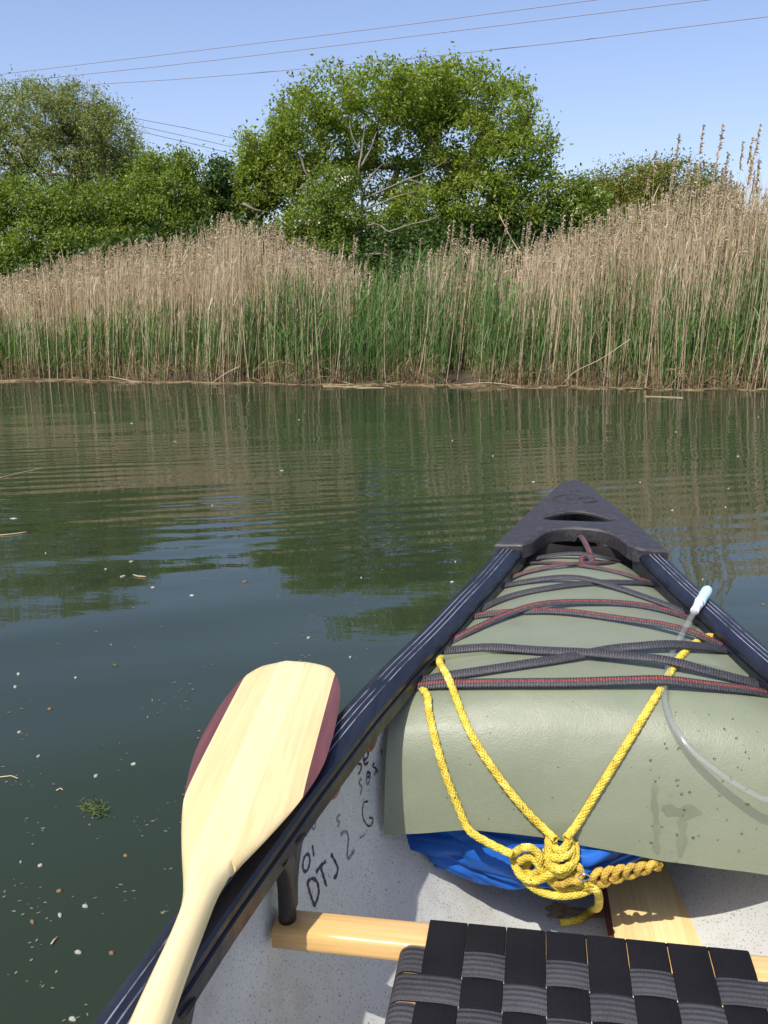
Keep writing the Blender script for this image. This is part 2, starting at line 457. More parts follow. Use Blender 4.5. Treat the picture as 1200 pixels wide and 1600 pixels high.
# ------------------------------------------------------------------ canoe shape
UL = 2.45
def gz(u): return .31 + .03 * max(0, abs(u) - .3) ** 2 + 0.02 * max(0, abs(u) - 2.2) ** 2
_wu = np.linspace(-.4, 2.85, 651)
_ww = np.interp(np.abs(_wu), [0, .3, .61, .77, 1.0, 1.207, 1.357, 1.517, 1.652, 1.756, 1.95, 2.1, 2.25, 2.38, 2.46], [.458, .455, .443, .426, .393, .356, .322, .278, .244, .215, .167, .124, .077, .032, .0])
_k = np.exp(-np.linspace(-2, 2, 25) ** 2); _k /= _k.sum(); _ww = np.convolve(_ww, _k, 'same')
def wo(u): return max(0.0, float(np.interp(min(abs(u), UL), _wu, _ww)))      # outer edge of the gunwale
GW = 0.056
def hull_half(u): return max(0.004, wo(u) - 0.030)
def zbot(u): return -.085 + 0.50 * max(0, (abs(u) - 1.75) / .65) ** 2.4
def hull_pt(u, th, t=0.0):
    """th 0 = right gunwale .. pi = left gunwale; t = offset outwards"""
    Wd = hull_half(u) + t; zb = zbot(u) - t; g_ = gz(u) - 0.008
    e = 2 / (2.9 - 0.9 * min(1, (abs(u) / 2.3) ** 3))
    c, s = math.cos(th), max(0.0, math.sin(th))
    v = Wd * math.copysign(abs(c) ** e, c)
    z = g_ - (g_ - zb) * s ** e
    v *= 1 + 0.035 * math.sin(math.pi * min(1, (g_ - z) / (g_ - zb))) * (1 if abs(u) < 2 else 0)
    return W(u, v, z)

# ------------------------------------------------------------------ water (open where the hull sits) and ground
us = np.concatenate([np.linspace(-2.36, 2.36, 60)])
rimR, rimL = [], []
for u in us:
    zb = zbot(u); g_ = gz(u) - .008
    if zb < -0.004:
        e = 2 / (2.9 - 0.9 * min(1, (abs(u) / 2.3) ** 3))
        s = (g_ / (g_ - zb + 0.003)) ** (1 / e); s = min(1, s)
        v = (hull_half(u) + .003) * (math.cos(math.asin(s)) ** e) * 1.01
        rimR.append(W(u, max(v, .003), 0)); rimL.append(W(u, -max(v, .003), 0))
ring = rimR + rimL[::-1]
cen = W(0, 0, 0)
n = len(ring)
V = [tuple(p) for p in ring]
scales = [1.3, 2, 4, 9, 25, 80, 300]
for s in scales:
    for i, p in enumerate(ring):
        d = Vector((p.x - cen.x, p.y - cen.y, 0)); a = math.atan2(d.y, d.x)
        circ = Vector((math.cos(a), math.sin(a), 0)) * 2.4
        k = min(1, (s - 1) / 4)
        q = (d * (1 - k) + circ * k) * s
        V.append((cen.x + q.x, cen.y + q.y, 0))
Fq = []
for r_ in range(len(scales)):
    for i in range(n):
        j = (i + 1) % n
        Fq.append((r_ * n + i, r_ * n + j, (r_ + 1) * n + j, (r_ + 1) * n + i))
water = link('water', mesh('water', V, Fq, M['water']))
if water.data.polygons[5].normal.z < 0: water.data.flip_normals()
tag(water, 'calm green river water with gentle ripples around the canoe', kind='structure')

def bank_y(x):
    return 11.35 - 0.16 * x + 0.10 * math.sin(x * 1.3) + 0.06 * math.sin(x * 3.1 + 1) + .05 * math.sin(x * 7.3)
BX = np.linspace(-14, 14, 561)
BY = np.array([bank_y(x) for x in BX])
def bank_arr(x): return np.interp(x, BX, BY)
def ground_z(x, y):
    d = y - (bank_arr(np.clip(x, -14, 14)) + 0.25)
    z = np.where(d < 0, np.clip(d * 0.5, -1.4, 0) - 0.02, 0.10 * (1 - np.exp(-d / .3)) + np.clip((d - 1.2) * 0.13, 0, 0.62) + np.clip((d - 14) * .004, 0, .5))
    z = np.where(y < -40, np.clip((-40 - y) * .1, 0, 1.5) - .2, z)
    z = np.where(y < -30, np.maximum(z, -1.4), z)
    return z
gx = np.concatenate([[-900, -400, -150, -60, -30], np.linspace(-18, 18, 140), [30, 60, 150, 400, 900]])
gy = np.concatenate([[-900, -200, -60, -50, -42, -38, -20, 0, 5], np.linspace(9, 22, 110), [26, 32, 45, 70, 120, 300, 900]])
GX, GY = np.meshgrid(gx, gy, indexing='ij')
GZ = ground_z(GX, GY) + np.where(GY > 10, 0.02 * np.sin(GX * 2.1) * np.sin(GY * 3.3), 0)
Vg = np.stack([GX, GY, GZ], -1).reshape(-1, 3)
ni, nj = GX.shape
I, J = np.meshgrid(np.arange(ni - 1), np.arange(nj - 1), indexing='ij')
a = I * nj + J
Q = np.stack([a, a + nj, a + nj + 1, a + 1], -1).reshape(-1, 4)
tag(link('ground', mesh('ground', Vg, Q, [M['mud'], M['ground']], (Vg[Q[:, 0], 1] > bank_arr(np.clip(Vg[Q[:, 0], 0], -14, 14)) + 1.2).astype(int))),
    'grassy river bank rising gently behind the reeds', kind='structure')

# ------------------------------------------------------------------ reeds
def tubes_np(base, top, bend, r0, r1, seg=4, sides=3, zbase=None):
    """many bent stems at once: base (n,3), top (n,3), bend (n,3) sideways sag -> V, Q"""
    n = len(base); t = np.linspace(0, 1, seg + 1)
    P = base[:, None] * (1 - t)[None, :, None] + top[:, None] * t[None, :, None] + bend[:, None] * (4 * t * (1 - t))[None, :, None]
    rr = np.reshape(r0, (-1, 1)) * (1 - t)[None] + np.reshape(r1, (-1, 1)) * t[None]
    th = np.arange(sides) / sides * 2 * np.pi
    ang = th[None, None] + rng.uniform(0, 6.28, n)[:, None, None]
    off = np.stack([np.cos(ang) * np.ones((n, seg + 1, sides)), np.sin(ang) * np.ones((n, seg + 1, sides)), np.zeros((n, seg + 1, sides))], -1)
    Vv = P[:, :, None] + off * rr[:, :, None, None]
    o = (np.arange(n) * (seg + 1) * sides)[:, None, None]
    i = (np.arange(seg) * sides)[None, :, None]; j = np.arange(sides)[None, None]; k = (j + 1) % sides
    Q = np.stack(np.broadcast_arrays(o + i + j, o + i + k, o + i + sides + k, o + i + sides + j), -1).reshape(-1, 4)
    return Vv.reshape(-1, 3), Q, P
def blades_np(base, dirv, length, width, droop, seg=3):
    """many narrow curved leaves: base (n,3), dirv (n,3) unit, droop"""
    n = len(base); t = np.linspace(0, 1, seg + 1)
    P = base[:, None] + dirv[:, None] * (length[:, None, None] * t[None, :, None])
    P[:, :, 2] -= (droop * length)[:, None] * (t ** 2)[None]
    side = np.cross(dirv, rng.normal(size=(n, 3))); side /= np.linalg.norm(side, axis=1)[:, None] + 1e-9
    wdt = np.array([0.6, 1.0, 0.75, 0.02])[:seg + 1] if seg == 3 else np.linspace(1, .02, seg + 1)
    L = P - side[:, None] * (width[:, None, None] * wdt[None, :, None] * .5)
    Rr = P + side[:, None] * (width[:, None, None] * wdt[None, :, None] * .5)
    Vv = np.stack([L, Rr], 2)
    o = (np.arange(n) * (seg + 1) * 2)[:, None]; i = (np.arange(seg) * 2)[None]
    Q = np.stack(np.broadcast_arrays(o + i, o + i + 1, o + i + 3, o + i + 2), -1).reshape(-1, 4)
    return Vv.reshape(-1, 3), Q
def merge(parts):
    V, Q, mi, o = [], [], [], 0
    for v, q, m_ in parts:
        V.append(v); Q.append(q + o); mi.append(np.full(len(q), m_)); o += len(v)
    return np.concatenate(V), np.concatenate(Q), np.concatenate(mi)

# reed tops as seen: photo pixel column -> row of the top of the mass
TX = [-300, 0, 100, 200, 300, 345, 420, 480, 560, 600, 650, 700, 760, 800, 860, 900, 950, 1000, 1060, 1130, 1200, 1500]
TYD = [450, 438, 412, 390, 374, 350, 364, 392, 414, 434, 408, 380, 392, 394, 374, 358, 334, 316, 298, 290, 304, 304]
TYG = [520, 515, 500, 500, 480, 465, 440, 445, 440, 432, 440, 446, 436, 440, 455, 460, 430, 412, 400, 398, 410, 420]
def height_at(x, y, ys):
    px = 600 + F * x / (y * math.cos(PITCH)) * 0.995
    row = np.interp(px, TX, ys)
    el = np.arctan((800 - row) / F) - PITCH
    return CH + np.tan(el) * y
def spots(n, dmin, dmax, pw=1.0):
    # pw < 1 sends more of them to the back
    x = rng.uniform(-7.5, 7.5, n)
    d = dmin + (dmax - dmin) * rng.uniform(0, 1, n) ** pw
    clump = np.array([noise.noise(Vector((a * 1.6, b * 1.6, 0))) for a, b in zip(x, d)])
    keep = rng.uniform(-.45, .5, n) < clump * 1.3 + .22
    return x[keep], (bank_arr(x) + d)[keep]
def plume_geo(tip, axis, L, n, sc=1.0):
    """one feathery reed plume as narrow drooping spikelets: tip (3), axis unit"""
    t = rng.uniform(0, 1, n) ** .9
    base = tip[None] - axis[None] * (L * t)[:, None]
    d = axis[None] * .75 + rng.normal(0, .42, (n, 3)) + np.array([.35, 0, .0])[None]
    d /= np.linalg.norm(d, axis=1)[:, None]
    return blades_np(base, d, rng.uniform(.35, .7, n) * L * .55 * sc, np.full(n, .013 * sc), np.full(n, .45), 3)

def dead_field(n, dmin, dmax, plume_frac):
    x, y = spots(n, dmin, dmax, .85)
    px_ = 600 + F * x / y
    dens = np.interp(px_, [-400, 520, 565, 640, 670, 735, 750, 790, 810, 1700], [1, 1, .30, .30, .75, .75, .4, .45, 1, 1])
    kp = rng.uniform(0, 1, len(x)) < dens; x, y = x[kp], y[kp]
    k = len(x)
    z0 = np.minimum(ground_z(x, y), 0) - .02
    top = height_at(x, y, TYD) * rng.uniform(.74, 1.04, k)
    h = np.clip(top, .6, 4)
    base = np.stack([x, y, z0], 1)
    lean = rng.normal(.05, .05, k) + .05 * np.sin(x * 1.7)
    tp = np.stack([x + lean * h, y + rng.normal(-.02, .05, k) * h, h], 1)
    bend = np.stack([rng.normal(0, .018, k) * h, rng.normal(0, .01, k) * h, np.zeros(k)], 1)
    V1, Q1, P = tubes_np(base, tp, bend, rng.uniform(.0030, .0056, k), np.full(k, .0020))
    parts = [(V1, Q1, 0)]
    # dry leaves hugging the stems
    m = int(k * 1.0); idx = rng.integers(0, k, m); t = rng.uniform(.25, .95, m)
    b = base[idx] * (1 - t)[:, None] + tp[idx] * t[:, None] + bend[idx] * (4 * t * (1 - t))[:, None]
    d = np.stack([rng.normal(.06, .17, m), rng.normal(0, .17, m), np.ones(m)], 1); d /= np.linalg.norm(d, axis=1)[:, None]
    V2, Q2 = blades_np(b, d, rng.uniform(.15, .42, m), rng.uniform(.004, .009, m), rng.uniform(0, .35, m))
    parts.append((V2, Q2, 0))
    # plumes
    pi = np.where(rng.uniform(0, 1, k) < plume_frac)[0]
    for i in pi:
        ax = tp[i] - base[i]; ax /= np.linalg.norm(ax)
        v, q = plume_geo(tp[i] + ax * .05, ax, rng.uniform(.16, .26), 14)
        parts.append((v, q, 1))
    return merge(parts)
A1 = dead_field(9600, -.05, 2.9, .20); A2_ = dead_field(4600, 1.1, 2.9, .28)
V = np.concatenate([A1[0], A2_[0]]); Q = np.concatenate([A1[1], A2_[1] + len(A1[0])]); mi = np.concatenate([A1[2], A2_[2]])
tag(link('dead_reed_bed', mesh('dead_reed_bed', V, Q, [M['reed_dead'], M['reed_plume']], mi)),
    'dense bed of dry tan reeds with brown plumes along the far bank', 'reeds', kind='stuff')
# green reeds
x, y = spots(9500, .05, 2.3)
k = len(x); z0 = np.minimum(ground_z(x, y), .0)
h = np.clip(height_at(x, y, TYG) * rng.uniform(.40, 1.10, k) * (1 + .22 * np.sin(x * 2.3) * np.sin(x * .9 + 1)), .3, 2.6)
base = np.stack([x, y, z0], 1); tp = np.stack([x + rng.normal(.02, .05, k) * h, y + rng.normal(0, .05, k) * h, h], 1)
bend = rng.normal(0, .02, (k, 3)) * h[:, None]
V1, Q1, P = tubes_np(base, tp, bend, np.full(k, .0035), np.full(k, .002), 3)
m_ = k * 8; idx = rng.integers(0, k, m_); t = rng.uniform(.14, 1.0, m_)
b_ = base[idx] * (1 - t)[:, None] + tp[idx] * t[:, None]
d = np.stack([rng.normal(.10, .24, m_), rng.normal(0, .24, m_), rng.uniform(.7, 1.2, m_)], 1); d /= np.linalg.norm(d, axis=1)[:, None]
V2, Q2 = blades_np(b_, d, rng.uniform(.16, .40, m_), rng.uniform(.006, .013, m_), rng.uniform(.0, .4, m_))
V, Q, mi = merge([(V1, Q1, 0), (V2, Q2, 0)])
tag(link('green_reed_bed', mesh('green_reed_bed', V, Q, M['reed_green'])),
    'fresh green reeds growing up among the dry stalks at the water edge', 'reeds', kind='stuff')
# rusty stubs, broken stems and fallen leaves at the foot
x, y = spots(3800, -.08, .5)
k = len(x); base = np.stack([x, y, np.full(k, -.03)], 1)
h = rng.uniform(.08, .42, k)
tp = base + np.stack([rng.normal(0, .13, k), rng.normal(0, .1, k), np.ones(k)], 1) * h[:, None]
V1, Q1, P = tubes_np(base, tp, rng.normal(0, .01, (k, 3)), np.full(k, .0038), np.full(k, .0022), 2)
m_ = k * 2; idx = rng.integers(0, k, m_); t = rng.uniform(.1, .9, m_)
b_ = base[idx] * (1 - t)[:, None] + tp[idx] * t[:, None]
d = rng.normal(0, .45, (m_, 3)); d[:, 2] = rng.uniform(.1, 1.2, m_); d /= np.linalg.norm(d, axis=1)[:, None]
V2, Q2 = blades_np(b_, d, rng.uniform(.08, .28, m_), rng.uniform(.004, .008, m_), rng.uniform(.0, .6, m_))
V, Q, mi = merge([(V1, Q1, 0), (V2, Q2, 0)])
tag(link('reed_litter', mesh('reed_litter', V, Q, M['reed_rust'])),
    'rusty brown old reed stubs and sheaths crowding the waterline', 'reed litter', kind='stuff')

# single tall reeds with plumes that stand clear of the mass
def reed_proto(i):
    ax = np.array([rng.normal(.07, .03), 0, 1.0]); ax /= np.linalg.norm(ax)
    tp = np.array([[ax[0] * 1.0, 0, 1.0]])
    V1, Q1, P = tubes_np(np.zeros((1, 3)), tp, np.array([[rng.normal(0, .02), rng.normal(0, .01), 0]]), np.array([.0017]), np.array([.0006]), 6, 4)
    n = 5; t = rng.uniform(.35, .9, n); b_ = tp * t[:, None]
    d = np.stack([rng.normal(.1, .3, n), rng.normal(0, .2, n), np.ones(n)], 1); d /= np.linalg.norm(d, axis=1)[:, None]
    V2, Q2 = blades_np(b_, d, rng.uniform(.05, .13, n), np.full(n, .0032), rng.uniform(0, .4, n))
    V3, Q3 = plume_geo(tp[0] + ax * .035, ax, .11, 60, .52)
    return (mesh('reed_stem', V1, Q1, M['reed_dead']), mesh('reed_leaf', V2, Q2, M['reed_dead']), mesh('reed_plume', V3, Q3, M['reed_plume']))
protos = [reed_proto(i) for i in range(12)]
def place_reed(x, y, h, label, group, variant):
    me = protos[variant % 12]
    o = bpy.data.objects.new('reed', me[0]); COL.objects.link(o)
    o.location = (x, y, -.02); o.scale = (h, h, h)
    tag(o, label, 'reed', group)
    for nm, q in (('plume', me[2]), ('leaf', me[1])):
        c = bpy.data.objects.new(nm, q); COL.objects.link(c); c.parent = o; c['kind'] = 'stuff'
    return o
REED_PX = []
# against the sky on the right
for px, py in [(1012, 268), (1040, 235), (1058, 208), (1075, 240), (1095, 196), (1120, 235), (1128, 188), (1135, 238),
               (1155, 215), (1165, 195), (1172, 222), (1185, 250), (1140, 262), (1150, 250), (1092, 252), (1075, 262), (1170, 250),
               (1178, 266), (1052, 246), (1085, 258), (1112, 264), (1158, 240), (1196, 262), (1128, 262)]:
    REED_PX.append((px, py, 0, 'pale feathery reed plume standing tall against the sky at the right', 'tall plumed reeds against the sky'))
for px, py in [(790, 337), (748, 360), (735, 348), (720, 350), (712, 372), (700, 352), (708, 340), (760, 372), (805, 352), (815, 345), (832, 347), (845, 362), (850, 340), (862, 350), (838, 368), (640, 378), (655, 372), (672, 388),
               (688, 380), (610, 392), (590, 378), (545, 370), (560, 366), (530, 380), (520, 400), (500, 374), (490, 368), (476, 380), (460, 372), (880, 336), (893, 330), (872, 352)]:
    REED_PX.append((px, py, 0, 'brown plumed reed standing up in front of the dark bushes in the middle', 'plumed reeds in front of the dark bushes'))
for i in range(130):
    px = rng.uniform(20, 470); lb, gr = [('dry plumed reed in the thin low part of the reed bed at the left edge', 'plumed reeds at the left edge'), ('dry plumed reed below the bright green bush on the left', 'plumed reeds below the left bush'),
              ('dry plumed reed at the high crest of the left reeds, below the dark gap shrub', 'plumed reeds on the left crest'), ('dry plumed reed below the hawthorn, right of the left crest', 'plumed reeds below the hawthorn')][int(np.searchsorted([120, 280, 400], px))]
    REED_PX.append((px, np.interp(px, TX, TYD) - rng.uniform(-6, 22), 1, lb, gr))
for i in range(100):
    px = rng.uniform(860, 1195); lb, gr = [('dry reed with thin plume at the left foot of the tall right-hand reeds', 'plumed reeds at the foot of the right rise'), ('tall dry reed with thin plume in front of the olive green domed bush', 'plumed reeds before the olive bush'),
              ('tall dry reed with thin plume at the right edge, past the domed bush', 'plumed reeds at the right edge')][int(np.searchsorted([950, 1110], px))]
    REED_PX.append((px, np.interp(px, TX, TYD) - rng.uniform(-40, 16), 1, lb, gr))
for i, (px, py, k_, lb, gr) in enumerate(REED_PX):
    d = rng.uniform(.15, 1.2)
    Y = 11.3
    for _ in range(3):
        p = at(px, py, Y); Y = bank_y(p.x) + d
    p = at(px, py, Y)
    h = p.z / 1.03
    place_reed(p.x - .07 * h, Y, h, lb, gr, i)
# leaning pale broken stalk
A_, _s = smooth_path([at(822, 410, 11.9), at(800, 375, 11.9), at(780, 335, 11.9)], .1)
A0 = at(835, 470, 11.9); A_ = np.vstack([[A0.x + .25, A0.y, 0], [A0.x, A0.y, A0.z], A_])
V, f_ = tube_geo(A_, np.linspace(.009, .005, len(A_)), 5)
tag(link('leaning_reed', mesh('leaning_reed', V, f_, M['reed_dead'])), 'thick pale broken reed stalk leaning left in front of the dark bush', 'reed')

# grass on the bank behind
xx = rng.uniform(-9, 9, 30000); yy = bank_arr(xx) + rng.uniform(1.8, 8, 30000)
b_ = np.stack([xx, yy, ground_z(xx, yy)], 1)
d = np.stack([rng.normal(.05, .3, 30000), rng.normal(0, .3, 30000), np.ones(30000)], 1); d /= np.linalg.norm(d, axis=1)[:, None]
V, Q = blades_np(b_, d, rng.uniform(.25, .65, 30000), rng.uniform(.008, .016, 30000), rng.uniform(0, .5, 30000))
tag(link('bank_grass', mesh('bank_grass', V, Q, M['grass'])), 'long green grass on the bank between the reeds and the trees', 'grass', kind='stuff')

# ------------------------------------------------------------------ trees
def leaves_geo(C, per, crad, size, up=.5, flat=1.0):
    n = len(C) * per
    c = np.repeat(C, per, 0)
    P = c + rng.normal(0, 1, (n, 3)) * np.array([crad, crad, crad * .8]) * rng.uniform(.35, 1.0, (n, 1))
    nr = rng.normal(0, 1, (n, 3)); nr[:, 2] += up; nr /= np.linalg.norm(nr, axis=1)[:, None]
    a = np.cross(nr, rng.normal(0, 1, (n, 3))); a /= np.linalg.norm(a, axis=1)[:, None]
    b = np.cross(nr, a)
    L = size * rng.uniform(.6, 1.3, n)[:, None]; wd = L * rng.uniform(.38, .55, n)[:, None] * flat
    V = np.stack([P - a * L * .5, P + b * wd * .5 - nr * L * .06, P + a * L * .5, P - b * wd * .5 - nr * L * .06], 1)
    Q = np.arange(n * 4).reshape(-1, 4)
    return V.reshape(-1, 3), Q
def clusters(lobes, n, shell=.55, thin=0.0):
    """lobes: px, py, rx, ry (photo pixels), Y distance, depth radius m -> cluster centres"""
    ws = np.array([l[2] * l[3] for l in lobes], float); ws /= ws.sum()
    out = []
    for l, k in zip(lobes, rng.multinomial(n, ws)):
        px, py, rx, ry, Y, rd = l
        c = at(px, py, Y); s = Y * 1.0 / F
        u = rng.normal(0, 1, (k, 3)); u /= np.linalg.norm(u, axis=1)[:, None]
        r_ = rng.uniform(shell ** 3, 1.0, k) ** (1 / 3)
        wob = 1 + .22 * np.array([noise.noise(Vector((q[0] * 2.2 + px, q[1] * 2.2, q[2] * 2.2 + py))) for q in u])
        p = u * (r_ * wob)[:, None] * np.array([rx * s, rd, ry * s]) + np.array(c)
        out.append(p)
    P = np.concatenate(out)
    return P[P[:, 2] > ground_z(P[:, 0], P[:, 1]) + .12]
def branches(base, fork, targets, r_trunk, mat_, name, parent, droop=.0, extra=None):
    """limbs grown from a trunk to the leaf clusters"""
    nodes = [Vector(base), (Vector(base) * .5 + Vector(fork) * .5) + Vector((rng.normal(0, .05), 0, 0)), Vector(fork)]
    par = [-1, 0, 1]
    T = sorted([Vector(t) for t in targets], key=lambda t: (t - Vector(fork)).length)
    for t in T:
        best, bi = 1e9, 0
        for i in range(2, len(nodes)):
            d = (t - nodes[i]).length
            back = max(0, (nodes[i] - t).dot((t - Vector(fork)).normalized()))
            c = d + .12 * (nodes[i] - Vector(fork)).length + 2 * back
            if c < best: best, bi = c, i
        a = nodes[bi]; k = max(1, int((t - a).length / .35)); prev = bi
        for j in range(1, k + 1):
            f_ = j / k
            p = a.lerp(t, f_) + Vector((rng.normal(0, .03), rng.normal(0, .03), .10 * math.sin(math.pi * f_) * (t - a).length * .6 + rng.normal(0, .02)))
            if j == k: p = t
            nodes.append(p); par.append(prev); prev = len(nodes) - 1
    cnt = [0] * len(nodes)
    ch = set(par)
    for i in range(len(nodes)):
        if i not in ch: cnt[i] = 1
    for i in range(len(nodes) - 1, 0, -1): cnt[par[i]] += cnt[i]
    tot = max(1, cnt[0])
    rad = [max(.004, r_trunk * (c / tot) ** .60) for c in cnt]
    Vs, Qs, o = [], [], 0
    sd = 5
    for i in range(1, len(nodes)):
        a, b = nodes[par[i]], nodes[i]
        d = (b - a)
        if d.length < 1e-4: continue
        d.normalize(); n1 = d.cross(Vector((.3, .9, .1))).normalized(); n2 = d.cross(n1)
        ra = min(rad[par[i]], rad[i] * 1.35)
        for p, r_ in ((a, ra), (b, rad[i])):
            for q in range(sd):
                th = q / sd * 2 * math.pi
                Vs.append(p + (n1 * math.cos(th) + n2 * math.sin(th)) * r_)
        for q in range(sd): Qs.append((o + q, o + (q + 1) % sd, o + sd + (q + 1) % sd, o + sd + q))
        o += 2 * sd
    return link(name, mesh(name, [tuple(v) for v in Vs], np.array(Qs), mat_), parent)
def tree(name, label, cat, lobes, ncl, per, crad, leaf, lm, base_px, Y, r_trunk=.12, shell=.5, nb=110, bark='bark', fork=.3, group=None, blossom=0, up=.5, flat=1.0):
    g0 = at(base_px, 420, Y); gzv = float(ground_z(np.array(g0.x), np.array(Y)))
    root = empty(name, (g0.x, Y, gzv)); tag(root, label, cat, group)
    C = clusters(lobes, ncl, shell)
    V, Q = leaves_geo(C, per, crad, leaf, up, flat)
    link('crown', mesh('crown', V, Q, M[lm], smooth=False), root)
    top = C[:, 2].max()
    fk = Vector((g0.x + (C[:, 0].mean() - g0.x) * .3, Y + .1, gzv + (top - gzv) * fork))
    sel = C[rng.choice(len(C), min(nb, len(C)), replace=False)]
    branches((g0.x, Y, gzv - .1), fk, [s for s in sel if s[2] > gzv + .3], r_trunk, M[bark], 'trunk', root)
    if blossom:
        cb = C[rng.choice(len(C), blossom)]
        cb = cb[(cb[:, 1] < np.median(C[:, 1])) & (cb[:, 2] > np.percentile(C[:, 2], 42))]
        V, Q = leaves_geo(cb, 16, crad * .55, .035, .5, 1.6)
        link('blossom', mesh('blossom', V, Q, M['blossom'], smooth=False), root)
    return root

YT = 18.5
main_lobes = [(622, 134, 44, 30, YT, 1.1), (700, 134, 46, 30, YT - .2, 1.1), (650, 170, 50, 34, YT - .2, .9), (470, 190, 42, 42, YT, .9), (520, 150, 48, 38, YT, 1.1), (590, 144, 50, 34, YT + .2, 1.3), (660, 138, 58, 34, YT, 1.4), (730, 146, 52, 38, YT, 1.3), (790, 175, 46, 48, YT, 1.1),
              (828, 232, 36, 46, YT, .9), (842, 292, 34, 40, YT, .8), (780, 260, 55, 50, YT - .4, 1.0), (720, 215, 60, 45, YT - .3, 1.0), (740, 310, 62, 42, YT - .5, .9), (810, 335, 45, 34, YT - .2, .8),
              (640, 200, 50, 34, YT + .4, 1.0), (560, 190, 50, 32, YT + .4, .9), (480, 235, 40, 38, YT, .7), (660, 330, 55, 40, YT - .2, .8), (455, 280, 32, 34, YT, .6), (690, 270, 50, 35, YT + .5, .7), (560, 235, 45, 35, YT + .9, .6), (600, 280, 60, 40, YT + 1.0, .6), (520, 270, 40, 34, YT + .9, .6), (620, 365, 80, 40, YT + .8, .8), (740, 365, 80, 40, YT + .8, .8), (500, 340, 60, 50, YT + .9, .7)]
tree('round_headed_tree', 'big round headed green tree standing in the middle behind the reeds', 'tree', main_lobes, 1750, 46, .145, .080, 'leaf_ash', 640, YT, .16, .62, 260, fork=.22)
tree('small_leafy_tree', 'smaller bright green tree leaning out from the left flank of the round headed tree', 'tree',
     [(400, 228, 24, 26, 19, .6), (425, 262, 30, 30, 19, .6), (392, 268, 26, 26, 19, .5), (405, 315, 28, 24, 19, .5), (440, 225, 22, 28, 19, .5)], 230, 46, .15, .08, 'leaf_ash', 420, 19, .09, .4, 60)
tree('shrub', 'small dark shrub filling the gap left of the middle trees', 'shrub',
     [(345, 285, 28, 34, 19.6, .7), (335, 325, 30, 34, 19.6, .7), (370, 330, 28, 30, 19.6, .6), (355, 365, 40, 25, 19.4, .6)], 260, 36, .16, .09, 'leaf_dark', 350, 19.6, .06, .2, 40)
tree('willow_tree', 'grey green willow with the tall rounded crown left of the sky gap', 'tree',
     [(75, 185, 48, 46, 19, 1.2), (130, 175, 52, 36, 19, 1.2), (170, 215, 42, 40, 19, 1.1), (95, 250, 60, 50, 19, 1.1), (160, 275, 50, 42, 19, 1.0), (205, 255, 28, 36, 19, .7), (62, 148, 16, 18, 19, .4)],
     620, 62, .15, .068, 'leaf_willow', 120, 19, .15, .5, 170, flat=.7)
tree('willow_tree', 'tall willow cut off by the left edge of the photo', 'tree',
     [(-60, 170, 70, 60, 19.5, 1.4), (5, 165, 34, 42, 19.2, 1.0), (-20, 250, 60, 60, 19, 1.2), (-150, 210, 90, 90, 19.5, 1.6), (20, 230, 30, 50, 19, .8), (-200, 330, 90, 80, 19, 1.4), (-90, 330, 70, 70, 19, 1.2)],
     900, 48, .17, .072, 'leaf_willow', -60, 19.4, .18, .5, 150, flat=.7)
tree('bush', 'bright green rounded bush below the right side of the willow crown', 'bush',
     [(240, 275, 34, 34, 18, .8), (275, 300, 38, 40, 18, .8), (215, 320, 42, 42, 17.8, .8), (255, 350, 50, 38, 17.6, .8), (170, 330, 40, 40, 17.8, .7), (300, 340, 26, 34, 18, .6), (190, 375, 50, 26, 17.5, .6), (287, 258, 20, 20, 18.2, .5)],
     720, 50, .14, .068, 'leaf_bush', 240, 18, .08, .45, 90)
tree('bush', 'broad leafy bush at the left edge above the thin reeds', 'bush',
     [(30, 320, 55, 38, 17.6, .9), (95, 330, 45, 40, 17.6, .8), (-40, 340, 60, 60, 17.6, .9), (60, 375, 50, 32, 17.2, .7), (120, 385, 40, 30, 17.2, .6), (20, 410, 45, 28, 17, .6), (-40, 420, 60, 40, 17, .8)],
     760, 50, .14, .068, 'leaf_bush', 50, 17.6, .08, .45, 90)
tree('hawthorn', 'hawthorn dotted with white blossom in front of the middle tree', 'hawthorn',
     [(515, 300, 34, 36, 17.2, .6), (490, 345, 45, 36, 17.2, .7), (540, 345, 32, 34, 17.2, .6), (455, 365, 34, 28, 17.2, .6), (510, 385, 50, 24, 17, .6), (545, 280, 16, 22, 17.3, .4)],
     430, 50, .12, .058, 'leaf_bush', 505, 17.2, .07, .3, 60, blossom=150)
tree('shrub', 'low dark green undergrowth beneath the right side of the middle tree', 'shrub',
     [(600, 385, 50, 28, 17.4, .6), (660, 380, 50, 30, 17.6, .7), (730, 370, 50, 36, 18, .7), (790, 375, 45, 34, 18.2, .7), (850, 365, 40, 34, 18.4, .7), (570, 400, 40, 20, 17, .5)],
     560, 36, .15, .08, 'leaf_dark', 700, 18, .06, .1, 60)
tree('flowering_bush', 'small hawthorn bush with white blossom beside the olive hill bush', 'bush',
     [(905, 300, 28, 26, 18.5, .5), (890, 330, 30, 28, 18.5, .5), (930, 318, 30, 26, 18.5, .5), (920, 350, 45, 26, 18.3, .5)], 230, 38, .13, .075, 'leaf_bush', 905, 18.5, .05, .3, 40, blossom=100)
tree('olive_bush', 'large domed olive green bush behind the tall reeds on the right', 'bush',
     [(985, 286, 58, 30, 20, 1.2), (1050, 288, 58, 34, 20, 1.2), (930, 314, 50, 32, 20, 1.0), (1105, 308, 36, 30, 20, .9), (1000, 340, 90, 40, 19.6, 1.0), (1100, 352, 50, 34, 19.6, .9)],
     850, 52, .15, .060, 'leaf_olive', 1020, 20, .08, .45, 60)
